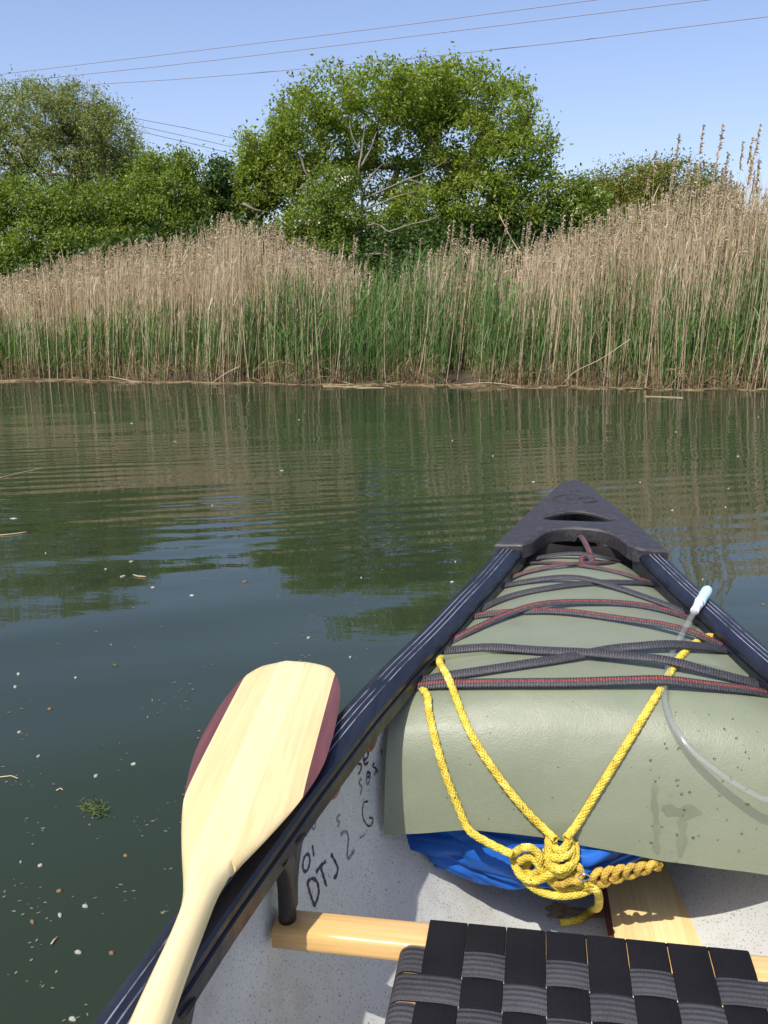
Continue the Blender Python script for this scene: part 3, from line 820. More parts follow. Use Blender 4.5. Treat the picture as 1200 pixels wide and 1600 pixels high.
tree('olive_bush', 'low rounded bush at the far right edge behind the reeds', 'bush',
     [(1210, 345, 50, 30, 21, 1.0), (1290, 330, 70, 40, 21, 1.2), (1380, 350, 80, 50, 21, 1.2)], 420, 34, .17, .08, 'leaf_olive', 1260, 21, .08, .4, 40)
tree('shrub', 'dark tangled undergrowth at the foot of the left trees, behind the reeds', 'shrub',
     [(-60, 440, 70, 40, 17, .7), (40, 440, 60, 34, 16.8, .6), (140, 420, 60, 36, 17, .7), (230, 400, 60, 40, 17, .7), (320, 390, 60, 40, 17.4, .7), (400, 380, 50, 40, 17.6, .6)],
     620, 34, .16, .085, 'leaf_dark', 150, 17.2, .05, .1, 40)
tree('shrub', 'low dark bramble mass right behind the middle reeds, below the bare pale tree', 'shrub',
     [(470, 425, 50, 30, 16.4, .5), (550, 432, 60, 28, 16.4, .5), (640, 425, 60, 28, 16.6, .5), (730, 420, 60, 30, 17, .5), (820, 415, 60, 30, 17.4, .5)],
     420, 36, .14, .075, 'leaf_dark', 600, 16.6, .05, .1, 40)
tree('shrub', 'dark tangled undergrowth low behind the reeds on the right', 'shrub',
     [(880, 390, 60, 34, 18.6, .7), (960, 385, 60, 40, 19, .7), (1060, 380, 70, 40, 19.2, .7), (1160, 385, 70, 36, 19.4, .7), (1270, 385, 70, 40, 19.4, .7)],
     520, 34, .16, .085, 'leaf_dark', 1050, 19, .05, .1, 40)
# distant hedge
hx = rng.uniform(-45, 45, 2600)
C = np.stack([hx, 44 + rng.normal(0, 1.2, 2600), ground_z(hx, np.full(2600, 44.)) + rng.uniform(.1, 1, 2600) * (1.9 + .7 * np.sin(hx * .35) + .4 * np.sin(hx * 1.3))], 1)
V, Q = leaves_geo(C, 16, .42, .26, .5)
tag(link('distant_hedge', mesh('distant_hedge', V, Q, M['leaf_dark'], smooth=False)), 'dark field hedge far behind the trees', 'hedge', kind='stuff')

# bare pale tree in front of the crown
root = empty('bare_tree', tuple(at(562, 405, 16.8))); tag(root, 'slender pale leafless tree with crooked limbs in front of the green crown', 'tree')
def px_tube(name, pts, Y, r0, r1, parent, m_='bark_pale'):
    P = [at(x, y, Y + (rng.normal(0, .08))) for x, y in pts]
    A, s = smooth_path(P, .07)
    A += np.cumsum(rng.normal(0, .0035, A.shape), 0)
    V, f_ = tube_geo(A, np.linspace(r0, r1, len(A)), 6)
    return link(name, mesh(name, V, f_, M[m_]), parent)
px_tube('trunk', [(562, 415), (562, 364), (567, 306), (560, 268), (566, 225), (570, 190)], 17.15, .040, .010, root)
for b_ in [[(567, 312), (600, 296), (633, 281), (667, 268), (696, 250)], [(568, 328), (595, 318), (621, 306), (650, 300)], [(567, 295), (575, 282), (588, 266), (600, 255)],
           [(633, 281), (650, 285), (664, 290)], [(566, 306), (556, 285), (548, 262)], [(564, 260), (578, 235), (590, 205)], [(565, 240), (552, 215), (547, 190)]]:
    px_tube('branch', b_, 17.15, .021, .006, root)
root = empty('fallen_branch', tuple(at(600, 415, 16.6))); tag(root, 'bleached dead branch lying low under the round headed tree', 'branch')
px_tube('limb', [(570, 398), (590, 396), (605, 398), (615, 410), (625, 420)], 16.6, .022, .010, root)
px_tube('limb', [(575, 352), (592, 352), (606, 362), (620, 366)], 16.7, .020, .008, root)
px_tube('limb', [(606, 362), (640, 352), (670, 345), (690, 335)], 16.7, .016, .006, root)
root = empty('dead_limb', tuple(at(405, 340, 18.4))); tag(root, 'bare pale limbs showing at the left foot of the small leafy tree', 'branch')
px_tube('limb', [(380, 318), (400, 328), (425, 334), (438, 345)], 18.4, .03, .012, root)
px_tube('limb', [(400, 328), (392, 305), (385, 290)], 18.4, .02, .008, root)
px_tube('limb', [(469, 239), (473, 258), (481, 274), (504, 298)], 18.0, .022, .010, root)
px_tube('limb', [(480, 274), (462, 276), (448, 274)], 18.0, .014, .006, root)

# power lines
def wire(pts, Y0, Y1, label, group):
    P = []
    x0, x1 = pts[0][0], pts[-1][0]
    for x, y in pts: P.append(at(x, y, Y0 + (Y1 - Y0) * (x - x0) / (x1 - x0)))
    a = P[0] + (P[0] - P[1]).normalized() * 40; b = P[-1] + (P[-1] - P[-2]).normalized() * 40
    A, s = smooth_path([a] + P + [b], 1.0)
    V, f_ = tube_geo(A, .0145, 5)
    tag(link('power_line', mesh('power_line', V, f_, M['wire'])), label, 'power line', group)
wire([(10, 115), (300, 80), (600, 43), (930, 0)], 46, 34, 'uppermost of the three power lines crossing the top of the sky', 'upper power lines')
wire([(30, 127), (300, 98), (600, 62), (1105, 0)], 46, 33, 'middle one of the three power lines crossing the top of the sky', 'upper power lines')
wire([(85, 136), (300, 122), (520, 103), (860, 68), (1200, 26)], 46, 32, 'lowest of the three upper power lines, just over the round headed tree', 'upper power lines')
wire([(190, 181), (290, 200), (390, 221)], 50, 56, 'top line of the three wires sloping down in the sky gap', 'wires in the sky gap')
wire([(205, 194), (290, 213), (378, 233)], 50, 56, 'centre line of the three wires sloping down in the sky gap', 'wires in the sky gap')
wire([(212, 204), (290, 222), (370, 242)], 50, 56, 'bottom line of the three wires sloping down in the sky gap', 'wires in the sky gap')

# white house glimpsed right
hp = at(1160, 318, 60)
root = empty('white_house', (hp.x, 60, 0)); tag(root, 'small white house glimpsed through the plumes at the far right', 'house')
def box(x0, x1, y0, y1, z0, z1):
    V = [(x, y, z) for z in (z0, z1) for x, y in ((x0, y0), (x1, y0), (x1, y1), (x0, y1))]
    return V, [(0, 3, 2, 1), (4, 5, 6, 7), (0, 1, 5, 4), (1, 2, 6, 5), (2, 3, 7, 6), (3, 0, 4, 7)]
zt = at(1160, 303, 60).z
xr = at(1163, 303, 60).x; V, f_ = box(xr - 5.5, xr, 60, 64, 0, zt); link('wall', mesh('wall', V, f_, M['wall_white'], smooth=False), root)
V = [(xr - 5.7, 59.8, zt), (xr + .12, 59.8, zt), (xr + .12, 64.2, zt), (xr - 5.7, 64.2, zt), (xr - 5.7, 62, zt + .5), (xr + .12, 62, zt + .5)]
link('roof', mesh('roof', V, [(0, 1, 5, 4), (2, 3, 4, 5), (0, 4, 3), (1, 2, 5), (0, 3, 2, 1)], M['roof'], smooth=False), root)
V, f_ = box(xr - 2.9, xr - 2.0, 59.95, 60.05, zt - 1.6, zt - .6); link('window', mesh('window', V, f_, M['glass'], smooth=False), root)

# ------------------------------------------------------------------ canoe
canoe = empty('canoe', tuple(W(0, 0, 0)), -CP)
tag(canoe, 'open canoe with black gunwales and pale speckled inside, pointing at the reeds', 'canoe')
def inc(name, V, f_, mats, mi=None, smooth=True, parent=canoe):
    """a part given in world space, stored in the canoe's own frame (x across, y to the bow)"""
    out = []
    for p in V:
        u, v = UV(p); out.append((v, u, p[2]))
    o = bpy.data.objects.new(name, mesh(name, out, f_, mats, mi, smooth)); COL.objects.link(o); o.parent = parent
    return o
NU, NT = 150, 49
uu = np.linspace(-2.385, 2.385, NU); th = np.linspace(0, math.pi, NT)
def hull_surface(t):
    V = [hull_pt(u, a, t) for u in uu for a in th]
    i, j = np.meshgrid(np.arange(NU - 1), np.arange(NT - 1), indexing='ij'); a = (i * NT + j)
    return V, np.stack([a, a + NT, a + NT + 1, a + 1], -1).reshape(-1, 4)
Vi, Qi = hull_surface(0)
Vo, Qo = hull_surface(.006)
inc('hull', list(Vi) + list(Vo), [np.concatenate([Qi[:, ::-1], Qo + len(Vi)])], [M['lining'], M['hull_out']], [0] * len(Qi) + [1] * len(Qo))
HULL = BVHTree.FromPolygons([tuple(p) for p in Vi], [tuple(int(x) for x in q) for q in Qi])

# gunwales: swept profile, v measured from the outer edge inwards
prof = [(.002, -.030), (.000, -.026), (.000, -.010), (.003, -.003), (.008, .000), (.0150, .0014), (.0158, .0008), (.0166, .0015), (.0245, .0022), (.0253, .0014), (.0261, .0022), (.0330, .0022), (.0338, .0014), (.0346, .0020),
        (.044, .0012), (.0500, .0000), (.0535, -.0035), (.0540, -.010), (.0520, -.0115), (.0520, -.0135), (.0560, -.0150), (.056, -.034), (.053, -.036), (.050, -.034), (.050, -.014), (.034, -.010), (.034, -.020), (.0265, -.020), (.0265, -.010), (.006, -.012), (.006, -.030)]
scr = {5, 6, 8, 9, 11, 12}
for s in (-1, 1):
    gu = np.linspace(-1.97, 1.962, 160)
    V = []; fs = []; mi = []
    for u in gu:
        du = (wo(u + .01) - wo(u - .01)) / .02
        L = math.hypot(1, du)
        for a, z in prof:
            V.append(W(u + (-du / L) * (-a) * 1.0 * 1 + 0, s * (wo(u) - a / L), gz(u) + z))
    k = len(prof)
    for i in range(len(gu) - 1):
        for j in range(k):
            j2 = (j + 1) % k
            q = (i * k + j, i * k + j2, (i + 1) * k + j2, (i + 1) * k + j)
            fs.append(q if s > 0 else q[::-1]); mi.append(1 if j in scr else 0)
    fs.append(tuple(range(k))); mi.append(0); fs.append(tuple((len(gu) - 1) * k + j for j in range(k))[::-1]); mi.append(0)
    o = inc('gunwale', V, fs, [M['vinyl'], M['scratch']], mi)
    if hasattr(o.data, 'set_sharp_from_angle'): o.data.set_sharp_from_angle(angle=R(32))

# deck plate with hand slot
def deck_plate(sign, parent):
    def dz(u, v): return gz(u) + .010 + .010 * (1 - (v / max(.05, wo(u))) ** 2) * min(1, (2.47 - u) / .3)
    out = []
    for u in np.linspace(1.935, 2.36, 24): out.append((u, wo(u) + .005))
    out += [(2.385, wo(2.36) * .80), (2.405, wo(2.36) * .50), (2.415, 0)]
    right = out
    left = [(u, -v) for u, v in out[:-1]][::-1]
    arch = [(1.925, -.118), (1.945, -.098), (1.985, -.082), (2.012, -.066), (2.026, -.045), (2.032, -.02), (2.032, 0), (2.032, .02), (2.026, .045), (2.012, .066), (1.985, .082), (1.945, .098), (1.925, .118)]
    loop = right + left + arch
    slot = []
    for i in range(40):
        a = i / 40 * 2 * math.pi
        su = math.sin(a); u = 2.106 + (.047 * su if su > 0 else .026 * su); v = .078 * math.copysign(abs(math.cos(a)) ** .9, math.cos(a))
        if su > 0: u = 2.100 + .046 * (1 - min(1, abs(v) / .078) ** 1.7) ** .9
        slot.append((u, v))
    def inset(lp, d):
        n = len(lp); r_ = []
        ar = sum(lp[i][0] * lp[(i + 1) % n][1] - lp[(i + 1) % n][0] * lp[i][1] for i in range(n))
        sg = 1 if ar > 0 else -1
        for i in range(n):
            a, b = Vector(lp[i - 1]), Vector(lp[(i + 1) % n]); t = (b - a); t.normalize()
            r_.append((lp[i][0] - t.y * d * sg, lp[i][1] + t.x * d * sg))
        return r_
    # dense loops
    def dens(lp, st):
        r_ = []
        for i in range(len(lp)):
            a, b = Vector(lp[i]), Vector(lp[(i + 1) % len(lp)]); k = max(1, int((b - a).length / st))
            r_ += [tuple(a.lerp(b, j / k)) for j in range(k)]
        return r_
    loop = dens(loop, .012)
    l0, l1, l2 = loop, inset(loop, .0025), inset(loop, .006)
    s0 = slot; s1 = inset(slot, -.0025); s2 = inset(slot, -.006)
    pts = []; hts = []; edges = []
    for lp, h in ((l0, -.005), (l1, -.0012), (l2, 0), (s0, -.005), (s1, -.0012), (s2, 0)):
        o = len(pts); pts += lp; hts += [h] * len(lp)
        edges += [(o + i, o + (i + 1) % len(lp)) for i in range(len(lp))]
    from mathutils.geometry import intersect_point_line
    def inside(p, lp):
        c = False; n = len(lp)
        for i in range(n):
            a, b = lp[i], lp[i - 1]
            if (a[1] > p[1]) != (b[1] > p[1]) and p[0] < (b[0] - a[0]) * (p[1] - a[1]) / (b[1] - a[1]) + a[0]: c = not c
        return c
    big = inset(slot, -.012); sm = inset(loop, .011)
    for u in np.arange(1.93, 2.42, .012):
        for v in np.arange(-.18, .18, .012):
            if inside((u, v), sm) and not inside((u, v), big): pts.append((u, v)); hts.append(0)
    res = delaunay_2d_cdt([Vector(p) for p in pts], edges, [], 0, 1e-7)
    vo, _, fo, ov = res[0], res[1], res[2], res[3]
    hv = [max(hts[i] for i in o) if o else 0 for o in ov]
    top = []; T = []
    for p, h in zip(vo, hv): top.append((p.x, p.y, dz(p.x, p.y) + h))
    for f_ in fo:
        c = (sum(vo[i].x for i in f_) / 3, sum(vo[i].y for i in f_) / 3)
        if inside(c, l0) and not inside(c, s0): T.append(tuple(f_))
    V = [W(sign * u, v, z) for u, v, z in top]
    acc = Acc(); acc.add([tuple(p) for p in V], T)
    # skirts
    for lp, dpt, isslot in ((l0, .036, 0), (s0, .007, 1)):
        Vs = []; n = len(lp)
        for u, v in lp: Vs.append(W(sign * u, v, dz(u, v) - .005))
        for u, v in lp:
            dd = dpt
            if not isslot and u < 2.05 and abs(v) < .12: dd = .030
            Vs.append(W(sign * u, v, dz(u, v) - dd * .45))
        for u, v in lp:
            dd = dpt
            if not isslot and u < 2.05 and abs(v) < .12: dd = .032
            Vs.append(W(sign * u + sign * (0.004 if not isslot and u < 2.05 and abs(v) < .1 else 0), v * 1.0, dz(u, v) - dd))
        fs = [(i, (i + 1) % n, n + (i + 1) % n, n + i) for i in range(n)] + [(n + i, n + (i + 1) % n, 2 * n + (i + 1) % n, 2 * n + i) for i in range(n)]
        acc.add([tuple(p) for p in Vs], fs)
    P = np.concatenate(acc.V)
    o = inc('deck_plate', P, acc.F, M['deck'], None, True, parent)
    o.data.set_sharp_from_angle(angle=R(40)) if hasattr(o.data, 'set_sharp_from_angle') else None
    return o, dz
dp, DZ = deck_plate(1, canoe)
deck_plate(-1, canoe)
# moulded oval crest on the deck plate
def deck_line(pts, r_, name='emblem'):
    P = [W(u, v, DZ(u, v) + .0004) for u, v in pts]
    A, s = smooth_path(P, .004)
    V, f_ = tube_geo(A, r_, 6, up=(0, 0, 1), flat=.6)
    return [tuple(p) for p in V], f_
acc = Acc()
ecu, ecv = 2.245, -.002
for ru, rv, rr in ((.036, .052, .0014), (.031, .046, .0009)):
    acc.add(*deck_line([(ecu + ru * math.sin(a), ecv + rv * math.cos(a)) for a in np.linspace(0, 2 * math.pi, 40)], rr))
for k in range(5):
    a = R(-60 + 30 * k)
    acc.add(*deck_line([(ecu - .014, ecv + .006 * math.sin(a)), (ecu + .004 * math.cos(a), ecv + .018 * math.sin(a)), (ecu + .020 * math.cos(a), ecv + .036 * math.sin(a))], .0011))
acc.add(*deck_line([(ecu - .018, ecv - .026), (ecu - .012, ecv - .010), (ecu - .019, ecv + .006), (ecu - .012, ecv + .024)], .001))
acc.add(*deck_line([(2.305, -.010), (2.318, -.006), (2.305, -.002)], .0009)); acc.add(*deck_line([(2.305, .002), (2.318, .006), (2.305, .010)], .0009))
inc('emblem', np.concatenate(acc.V), acc.F, M['deck'])
# small float tank bulkhead under the arch, black sheet added to darken the slot
V = []; fs = []
for i in range(13):
    a = th[0] + (math.pi) * i / 12; p = hull_pt(2.02, a, -.002); V.append(p)
V.append(W(2.02, 0, gz(2.02) - .02)); fs = [(13, i, i + 1) for i in range(12)]
inc('bulkhead', V, fs, M['black_plastic'], smooth=False)
V = []
for u in np.linspace(2.015, 2.37, 8):
    for s_ in (-1, 1): V.append(W(u, s_ * (hull_half(u) - .001), gz(u) - .085))
inc('slot_dark_sheet', V, [(2 * i, 2 * i + 1, 2 * i + 3, 2 * i + 2) for i in range(7)], M['black_plastic'], smooth=False)  # flat black sheet added so the inside of the deck slot stays dark

# lacing rings below the left gunwale
for px, py in ((578, 1152), (521, 1224)):
    h, nrm, _, _ = HULL.ray_cast(EYE, ray(px, py).normalized())
    if h is None: continue
    if nrm.dot(ray(px, py)) > 0: nrm = -nrm
    t1 = nrm.cross(Vector((0, 0, 1))).normalized(); t2 = nrm.cross(t1)
    A = [h + nrm * .002 + (t1 * math.cos(a) * .017 + t2 * math.sin(a) * .017) for a in np.linspace(0, 2 * math.pi, 25)]
    V, f_ = tube_geo([tuple(p) for p in A], .0042, 8, up=tuple(nrm))
    inc('lacing_ring', V, f_, M['red_ring'])

# handwriting on the lining: strokes (photo crop units) laid on the hull surface
def crop(p): return (400 + p[0] / 4.21, 1100 + p[1] / 4.21)
def oval(cx, cy, rx, ry, rot, n=14):
    return [(cx + rx * math.cos(a) * math.cos(rot) - ry * math.sin(a) * math.sin(rot), cy + rx * math.cos(a) * math.sin(rot) + ry * math.sin(a) * math.cos(rot)) for a in np.linspace(.2, 2 * math.pi + .35, n)]
words = [('ink', 3.0, [[(335, 1172), (352, 1240), (372, 1300), (381, 1332)], [(335, 1172), (365, 1148), (395, 1165), (410, 1215), (405, 1270), (381, 1332)]]),
         ('ink', 3.2, [[(393, 1108), (420, 1070), (457, 1035)], [(424, 1072), (440, 1130), (462, 1200)]]),
         ('ink', 2.6, [[(492, 985), (497, 1010)], [(492, 985), (520, 1040), (536, 1085), (520, 1152)], [(510, 1150), (532, 1112)]]),
         ('ink', 2.4, [oval(329, 1045, 22, 58, .15)]),
         ('ink', 2.2, [[(368, 930), (374, 965), (378, 1002)]]),
         ('ink_faint', 2.6, [[(556, 866), (572, 842), (596, 846), (606, 880), (602, 940), (598, 1005), (612, 1012), (645, 962)]]),
         ('ink', 1.6, [[(735, 640), (708, 650), (698, 700), (706, 760), (735, 802), (760, 790), (765, 752), (742, 750)]]),
         ('ink', 2.4, [[(693, 345), (674, 362), (670, 392), (690, 398), (688, 430), (672, 462)]]),
         ('ink', 2.6, [[(710, 372), (735, 342), (728, 308), (710, 318), (706, 365), (716, 398), (738, 380)]]),
         ('ink_faint', 2.2, [[(692, 488), (676, 520), (694, 548), (684, 600)]]),
         ('ink_faint', 2.4, [oval(735, 500, 10, 28, .2)]),
         ('ink', 2.2, [oval(734, 465, 8, 18, .1), [(746, 445), (750, 485)]]),
         ('ink', 2.0, [[(778, 388), (764, 408), (788, 428), (774, 470)], [(798, 430), (790, 462)]]),
         ('ink_faint', 1.8, [[(416, 630), (424, 660), (430, 700)]]),
         ('ink_faint', 1.8, [[(340, 742), (352, 722), (370, 702)]]),
         ('ink_faint', 1.8, [[(322, 795), (330, 870)]]),
         ('ink_faint', 1.8, [oval(378, 795, 11, 30, .1)]),
         ('ink_faint', 1.8, [[(552, 728), (534, 742), (530, 762), (548, 778), (534, 808)]]),
         ('ink_faint', 1.6, [[(680, 882), (715, 858)]]),
         ('ink', 1.8, [[(818, 300), (824, 318), (818, 336)]])]
for mk, wd, strokes in words:
    acc = Acc()
    for st in strokes:
        P = []
        A2, s = smooth_path([(x, y, 0) for x, y in st], 5)
        for q in A2:
            px, py = crop(q); h, nrm, _, _ = HULL.ray_cast(EYE, ray(px, py).normalized())
            if h is None: continue
            if nrm.dot(ray(px, py)) > 0: nrm = -nrm
            P.append((h + nrm * .0009, nrm))
        if len(P) < 3: continue
        pts = np.array([tuple(p) for p, _ in P]); up = np.array([tuple(n_) for _, n_ in P])
        T = np.gradient(pts, axis=0); T /= np.linalg.norm(T, axis=1)[:, None] + 1e-9
        B = np.cross(T, up); wdt = wd * .00074 * (1 + .25 * np.sin(np.arange(len(pts)) * .7))
        V = np.concatenate([pts + B * wdt[:, None], pts - B * wdt[:, None]])
        n = len(pts); acc.add(V, [(i, i + 1, n + i + 1, n + i) for i in range(n - 1)])
    if acc.n: inc('handwriting', np.concatenate(acc.V), acc.F, M[mk])

# stain on the floor
for cx, cy, rx, ry, sd in ((905, 1428, 48, 10, 1), (870, 1418, 16, 9, 2), (965, 1415, 22, 8, 5)):
    pts = []
    for i in range(28):
        a = i / 28 * 2 * math.pi
        rr = 1 + .45 * noise.noise(Vector((math.cos(a) * 1.7 + sd * 5, math.sin(a) * 1.7, sd)))
        px, py = cx + rx * rr * math.cos(a), cy + ry * rr * math.sin(a)
        h, nrm, _, _ = HULL.ray_cast(EYE, ray(px, py).normalized()); pts.append(h + Vector((0, 0, .0006)))
    c = sum(pts, Vector()) / len(pts)
    inc('stain', [c] + pts, [(0, i + 1, (i + 1) % 28 + 1) for i in range(28)], M['stain'], smooth=False)

# ------------------------------------------------------------------ seat
ZS = .200
def local(u, v, z): return W(u, v, z)
def bar(u0, u1, v0, v1, z0, z1, rnd=.008, along='v', n=10):
    """rounded bar in canoe coordinates"""
    sec = []
    if along == 'v': a0, a1 = u0, u1
    else: a0, a1 = v0, v1
    for cx, cz, st in ((a1 - rnd, z1 - rnd, 0), (a0 + rnd, z1 - rnd, 90), (a0 + rnd, z0 + rnd, 180), (a1 - rnd, z0 + rnd, 270)):
        for k in range(4):
            t = R(st + 30 * k); sec.append((cx + rnd * math.cos(t), cz + rnd * math.sin(t)))
    V = []; m_ = len(sec)
    rr = np.linspace(v0, v1, n) if along == 'v' else np.linspace(u0, u1, n)
    for q in rr:
        for a, z in sec: V.append(W(a, q, z) if along == 'v' else W(q, a, z))
    fs = [(i * m_ + j, i * m_ + (j + 1) % m_, (i + 1) * m_ + (j + 1) % m_, (i + 1) * m_ + j) for i in range(n - 1) for j in range(m_)]
    fs += [tuple(range(m_))[::-1], tuple((n - 1) * m_ + j for j in range(m_))]
    return V, fs
seat = bpy.data.objects.new('seat', None); COL.objects.link(seat); seat.parent = canoe; seat.location = (0, 0.78, ZS)
seat['label'] = 'wooden seat frame woven with black webbing'
def ins(name, V, f_, mats, mi=None, smooth=True):
    out = []
    for p in V:
        u, v = UV(p); out.append((v, u - 0.78, p[2] - ZS))
    o = bpy.data.objects.new(name, mesh(name, out, f_, mats, mi, smooth)); COL.objects.link(o); o.parent = seat
    return o
UF0, UF1, UB0, UB1 = .905, .950, .638, .683
VL, VR = -.222, .186
V, f_ = bar(UF0, UF1, -.372, .372, ZS - .026, ZS, .007); ins('front_rail', V, f_, M['rail'])
V, f_ = bar(UB0, UB1, -.40, .40, ZS - .026, ZS, .007); ins('rear_rail', V, f_, M['rail'])
for v0, v1 in ((VL, VL + .034), (VR - .034, VR)):
    V, f_ = bar(UB1 - .002, UF0 + .002, v0, v1, ZS - .024, ZS - .0015, .007, 'u'); ins('side_rail', V, f_, M['rail2'])
def strap(path, width, along, thick=.0016):
    """flat strap; path list of (a,z) along its run; width range; along 'u' = runs fore and aft"""
    A, s = smooth_path([(a, 0, z) for a, z in path], .0035)
    T = np.gradient(A, axis=0); T /= np.linalg.norm(T, axis=1)[:, None] + 1e-9
    Nn = np.stack([-T[:, 2], np.zeros(len(A)), T[:, 0]], 1)
    V = []; n = len(A)
    e = [(width[0], 0), (width[0] + .001, 1), (width[1] - .001, 1), (width[1], 0), (width[1] - .001, -1), (width[0] + .001, -1)]
    for p, nn in zip(A, Nn):
        for wv_, k in e:
            q = p + nn * thick * .5 * k
            V.append(W(q[0], wv_, q[2]) if along == 'u' else W(wv_, q[0], q[2]))
    m_ = len(e)
    fs = [(i * m_ + j, i * m_ + (j + 1) % m_, (i + 1) * m_ + (j + 1) % m_, (i + 1) * m_ + j) for i in range(n - 1) for j in range(m_)]
    fs += [tuple(range(m_)), tuple((n - 1) * m_ + j for j in range(m_))]
    return V, fs
pitch = .0432
vls = [(-.1985 + i * pitch, -.1985 + i * pitch + .0424) for i in range(8)]
rows = [(.899 - i * .0432 - .0405, .899 - i * .0432) for i in range(5)]
for i, (a, b_) in enumerate(vls):
    pts = [(UF0 - .004, ZS - .030), (UF0 + .02, ZS - .0295), (UF1 - .004, ZS - .0290), (UF1 + .0028, ZS - .022), (UF1 + .0030, ZS - .006), (UF1 - .003, ZS + .0022), (UF1 - .02, ZS + .0030), (UF0 + .004, ZS + .003)]
    for j, (r0, r1) in enumerate(rows):
        over = (i + j) % 2 == 0
        pts.append(((r0 + r1) / 2 + .011, ZS + (.0030 if over else .0002))); pts.append(((r0 + r1) / 2 - .011, ZS + (.0030 if over else .0002)))
    pts += [(UB1, ZS + .003), (UB0 + .003, ZS + .0022), (UB0 - .003, ZS - .008), (UB0, ZS - .024)]
    V, f_ = strap(pts, (a, b_), 'u'); ins('strap', V, f_, M['web_long'])
for j, (r0, r1) in enumerate(rows):
    pts = [(VL + .004, ZS - .026), (VL - .0030, ZS - .018), (VL - .0028, ZS - .006), (VL + .004, ZS + .0012), (VL + .018, ZS + .0026)]
    for i, (a, b_) in enumerate(vls):
        over = (i + j) % 2 == 1
        pts.append(((a + b_) / 2 - .011, ZS + (.0032 if over else .0003))); pts.append(((a + b_) / 2 + .011, ZS + (.0032 if over else .0003)))
    pts += [(VR - .016, ZS + .0026), (VR - .003, ZS + .0012), (VR + .0030, ZS - .006), (VR + .003, ZS - .020)]
    V, f_ = strap(pts, (r0, r1), 'v'); ins('strap', V, f_, M['web_cross'])
# hangers
for uc in ((UF0 + UF1) / 2, (UB0 + UB1) / 2):
    for s in (-1, 1):
        g_ = gz(uc); vg = s * (wo(uc) - .040); vr = s * (wo(uc) - .044)
        A, _ = smooth_path([W(uc + .015, vg, g_ - .028), W(uc + .010, vg - s * .003, g_ - .055), W(uc, vr, g_ - .078), W(uc, vr, ZS + .0002)], .006)
        n = len(A); t = np.linspace(0, 1, n)
        rad = .0125 + .016 * (1 - np.clip(t / .4, 0, 1)) ** 1.6
        V, f_ = tube_geo(A, rad, 14, up=(math.cos(CP) * s, -math.sin(CP) * s, 0), flat=.8)
        inc('seat_hanger', V, f_, M['black_plastic'])
        gp = [(-.0125, ZS + .012), (-.0135, ZS + .045), (-.022, ZS + .070), (-.040, g_ - .030), (.078, g_ - .030), (.050, g_ - .042), (.028, g_ - .060), (.0150, ZS + .040), (.0125, ZS + .012)]
        V = []
        for dv_, sc_ in ((-.0085, .92), (-.0065, 1.0), (.0065, 1.0), (.0085, .92)):
            for a_, z_ in gp:
                cu = .010; V.append(W(uc + cu + (a_ - cu) * sc_ if sc_ < 1 else uc + a_, vr - s * .001 + dv_, z_))
        m_ = len(gp)
        fs = [(r_ * m_ + q, r_ * m_ + (q + 1) % m_, (r_ + 1) * m_ + (q + 1) % m_, (r_ + 1) * m_ + q) for r_ in range(3) for q in range(m_)]
        fs += [tuple(range(m_))[::-1], tuple(3 * m_ + q for q in range(m_))]
        ob_ = inc('hanger_gusset', V, fs, M['black_plastic'])
        if hasattr(ob_.data, 'set_sharp_from_angle'): ob_.data.set_sharp_from_angle(angle=R(50))
        A = [W(uc, vr, ZS - .0262), W(uc, vr, ZS - .031)]
        V, f_ = tube_geo([tuple(p) for p in A], .007, 6, up=(1, 0, 0)); inc('bolt', V, f_, M['steel'])

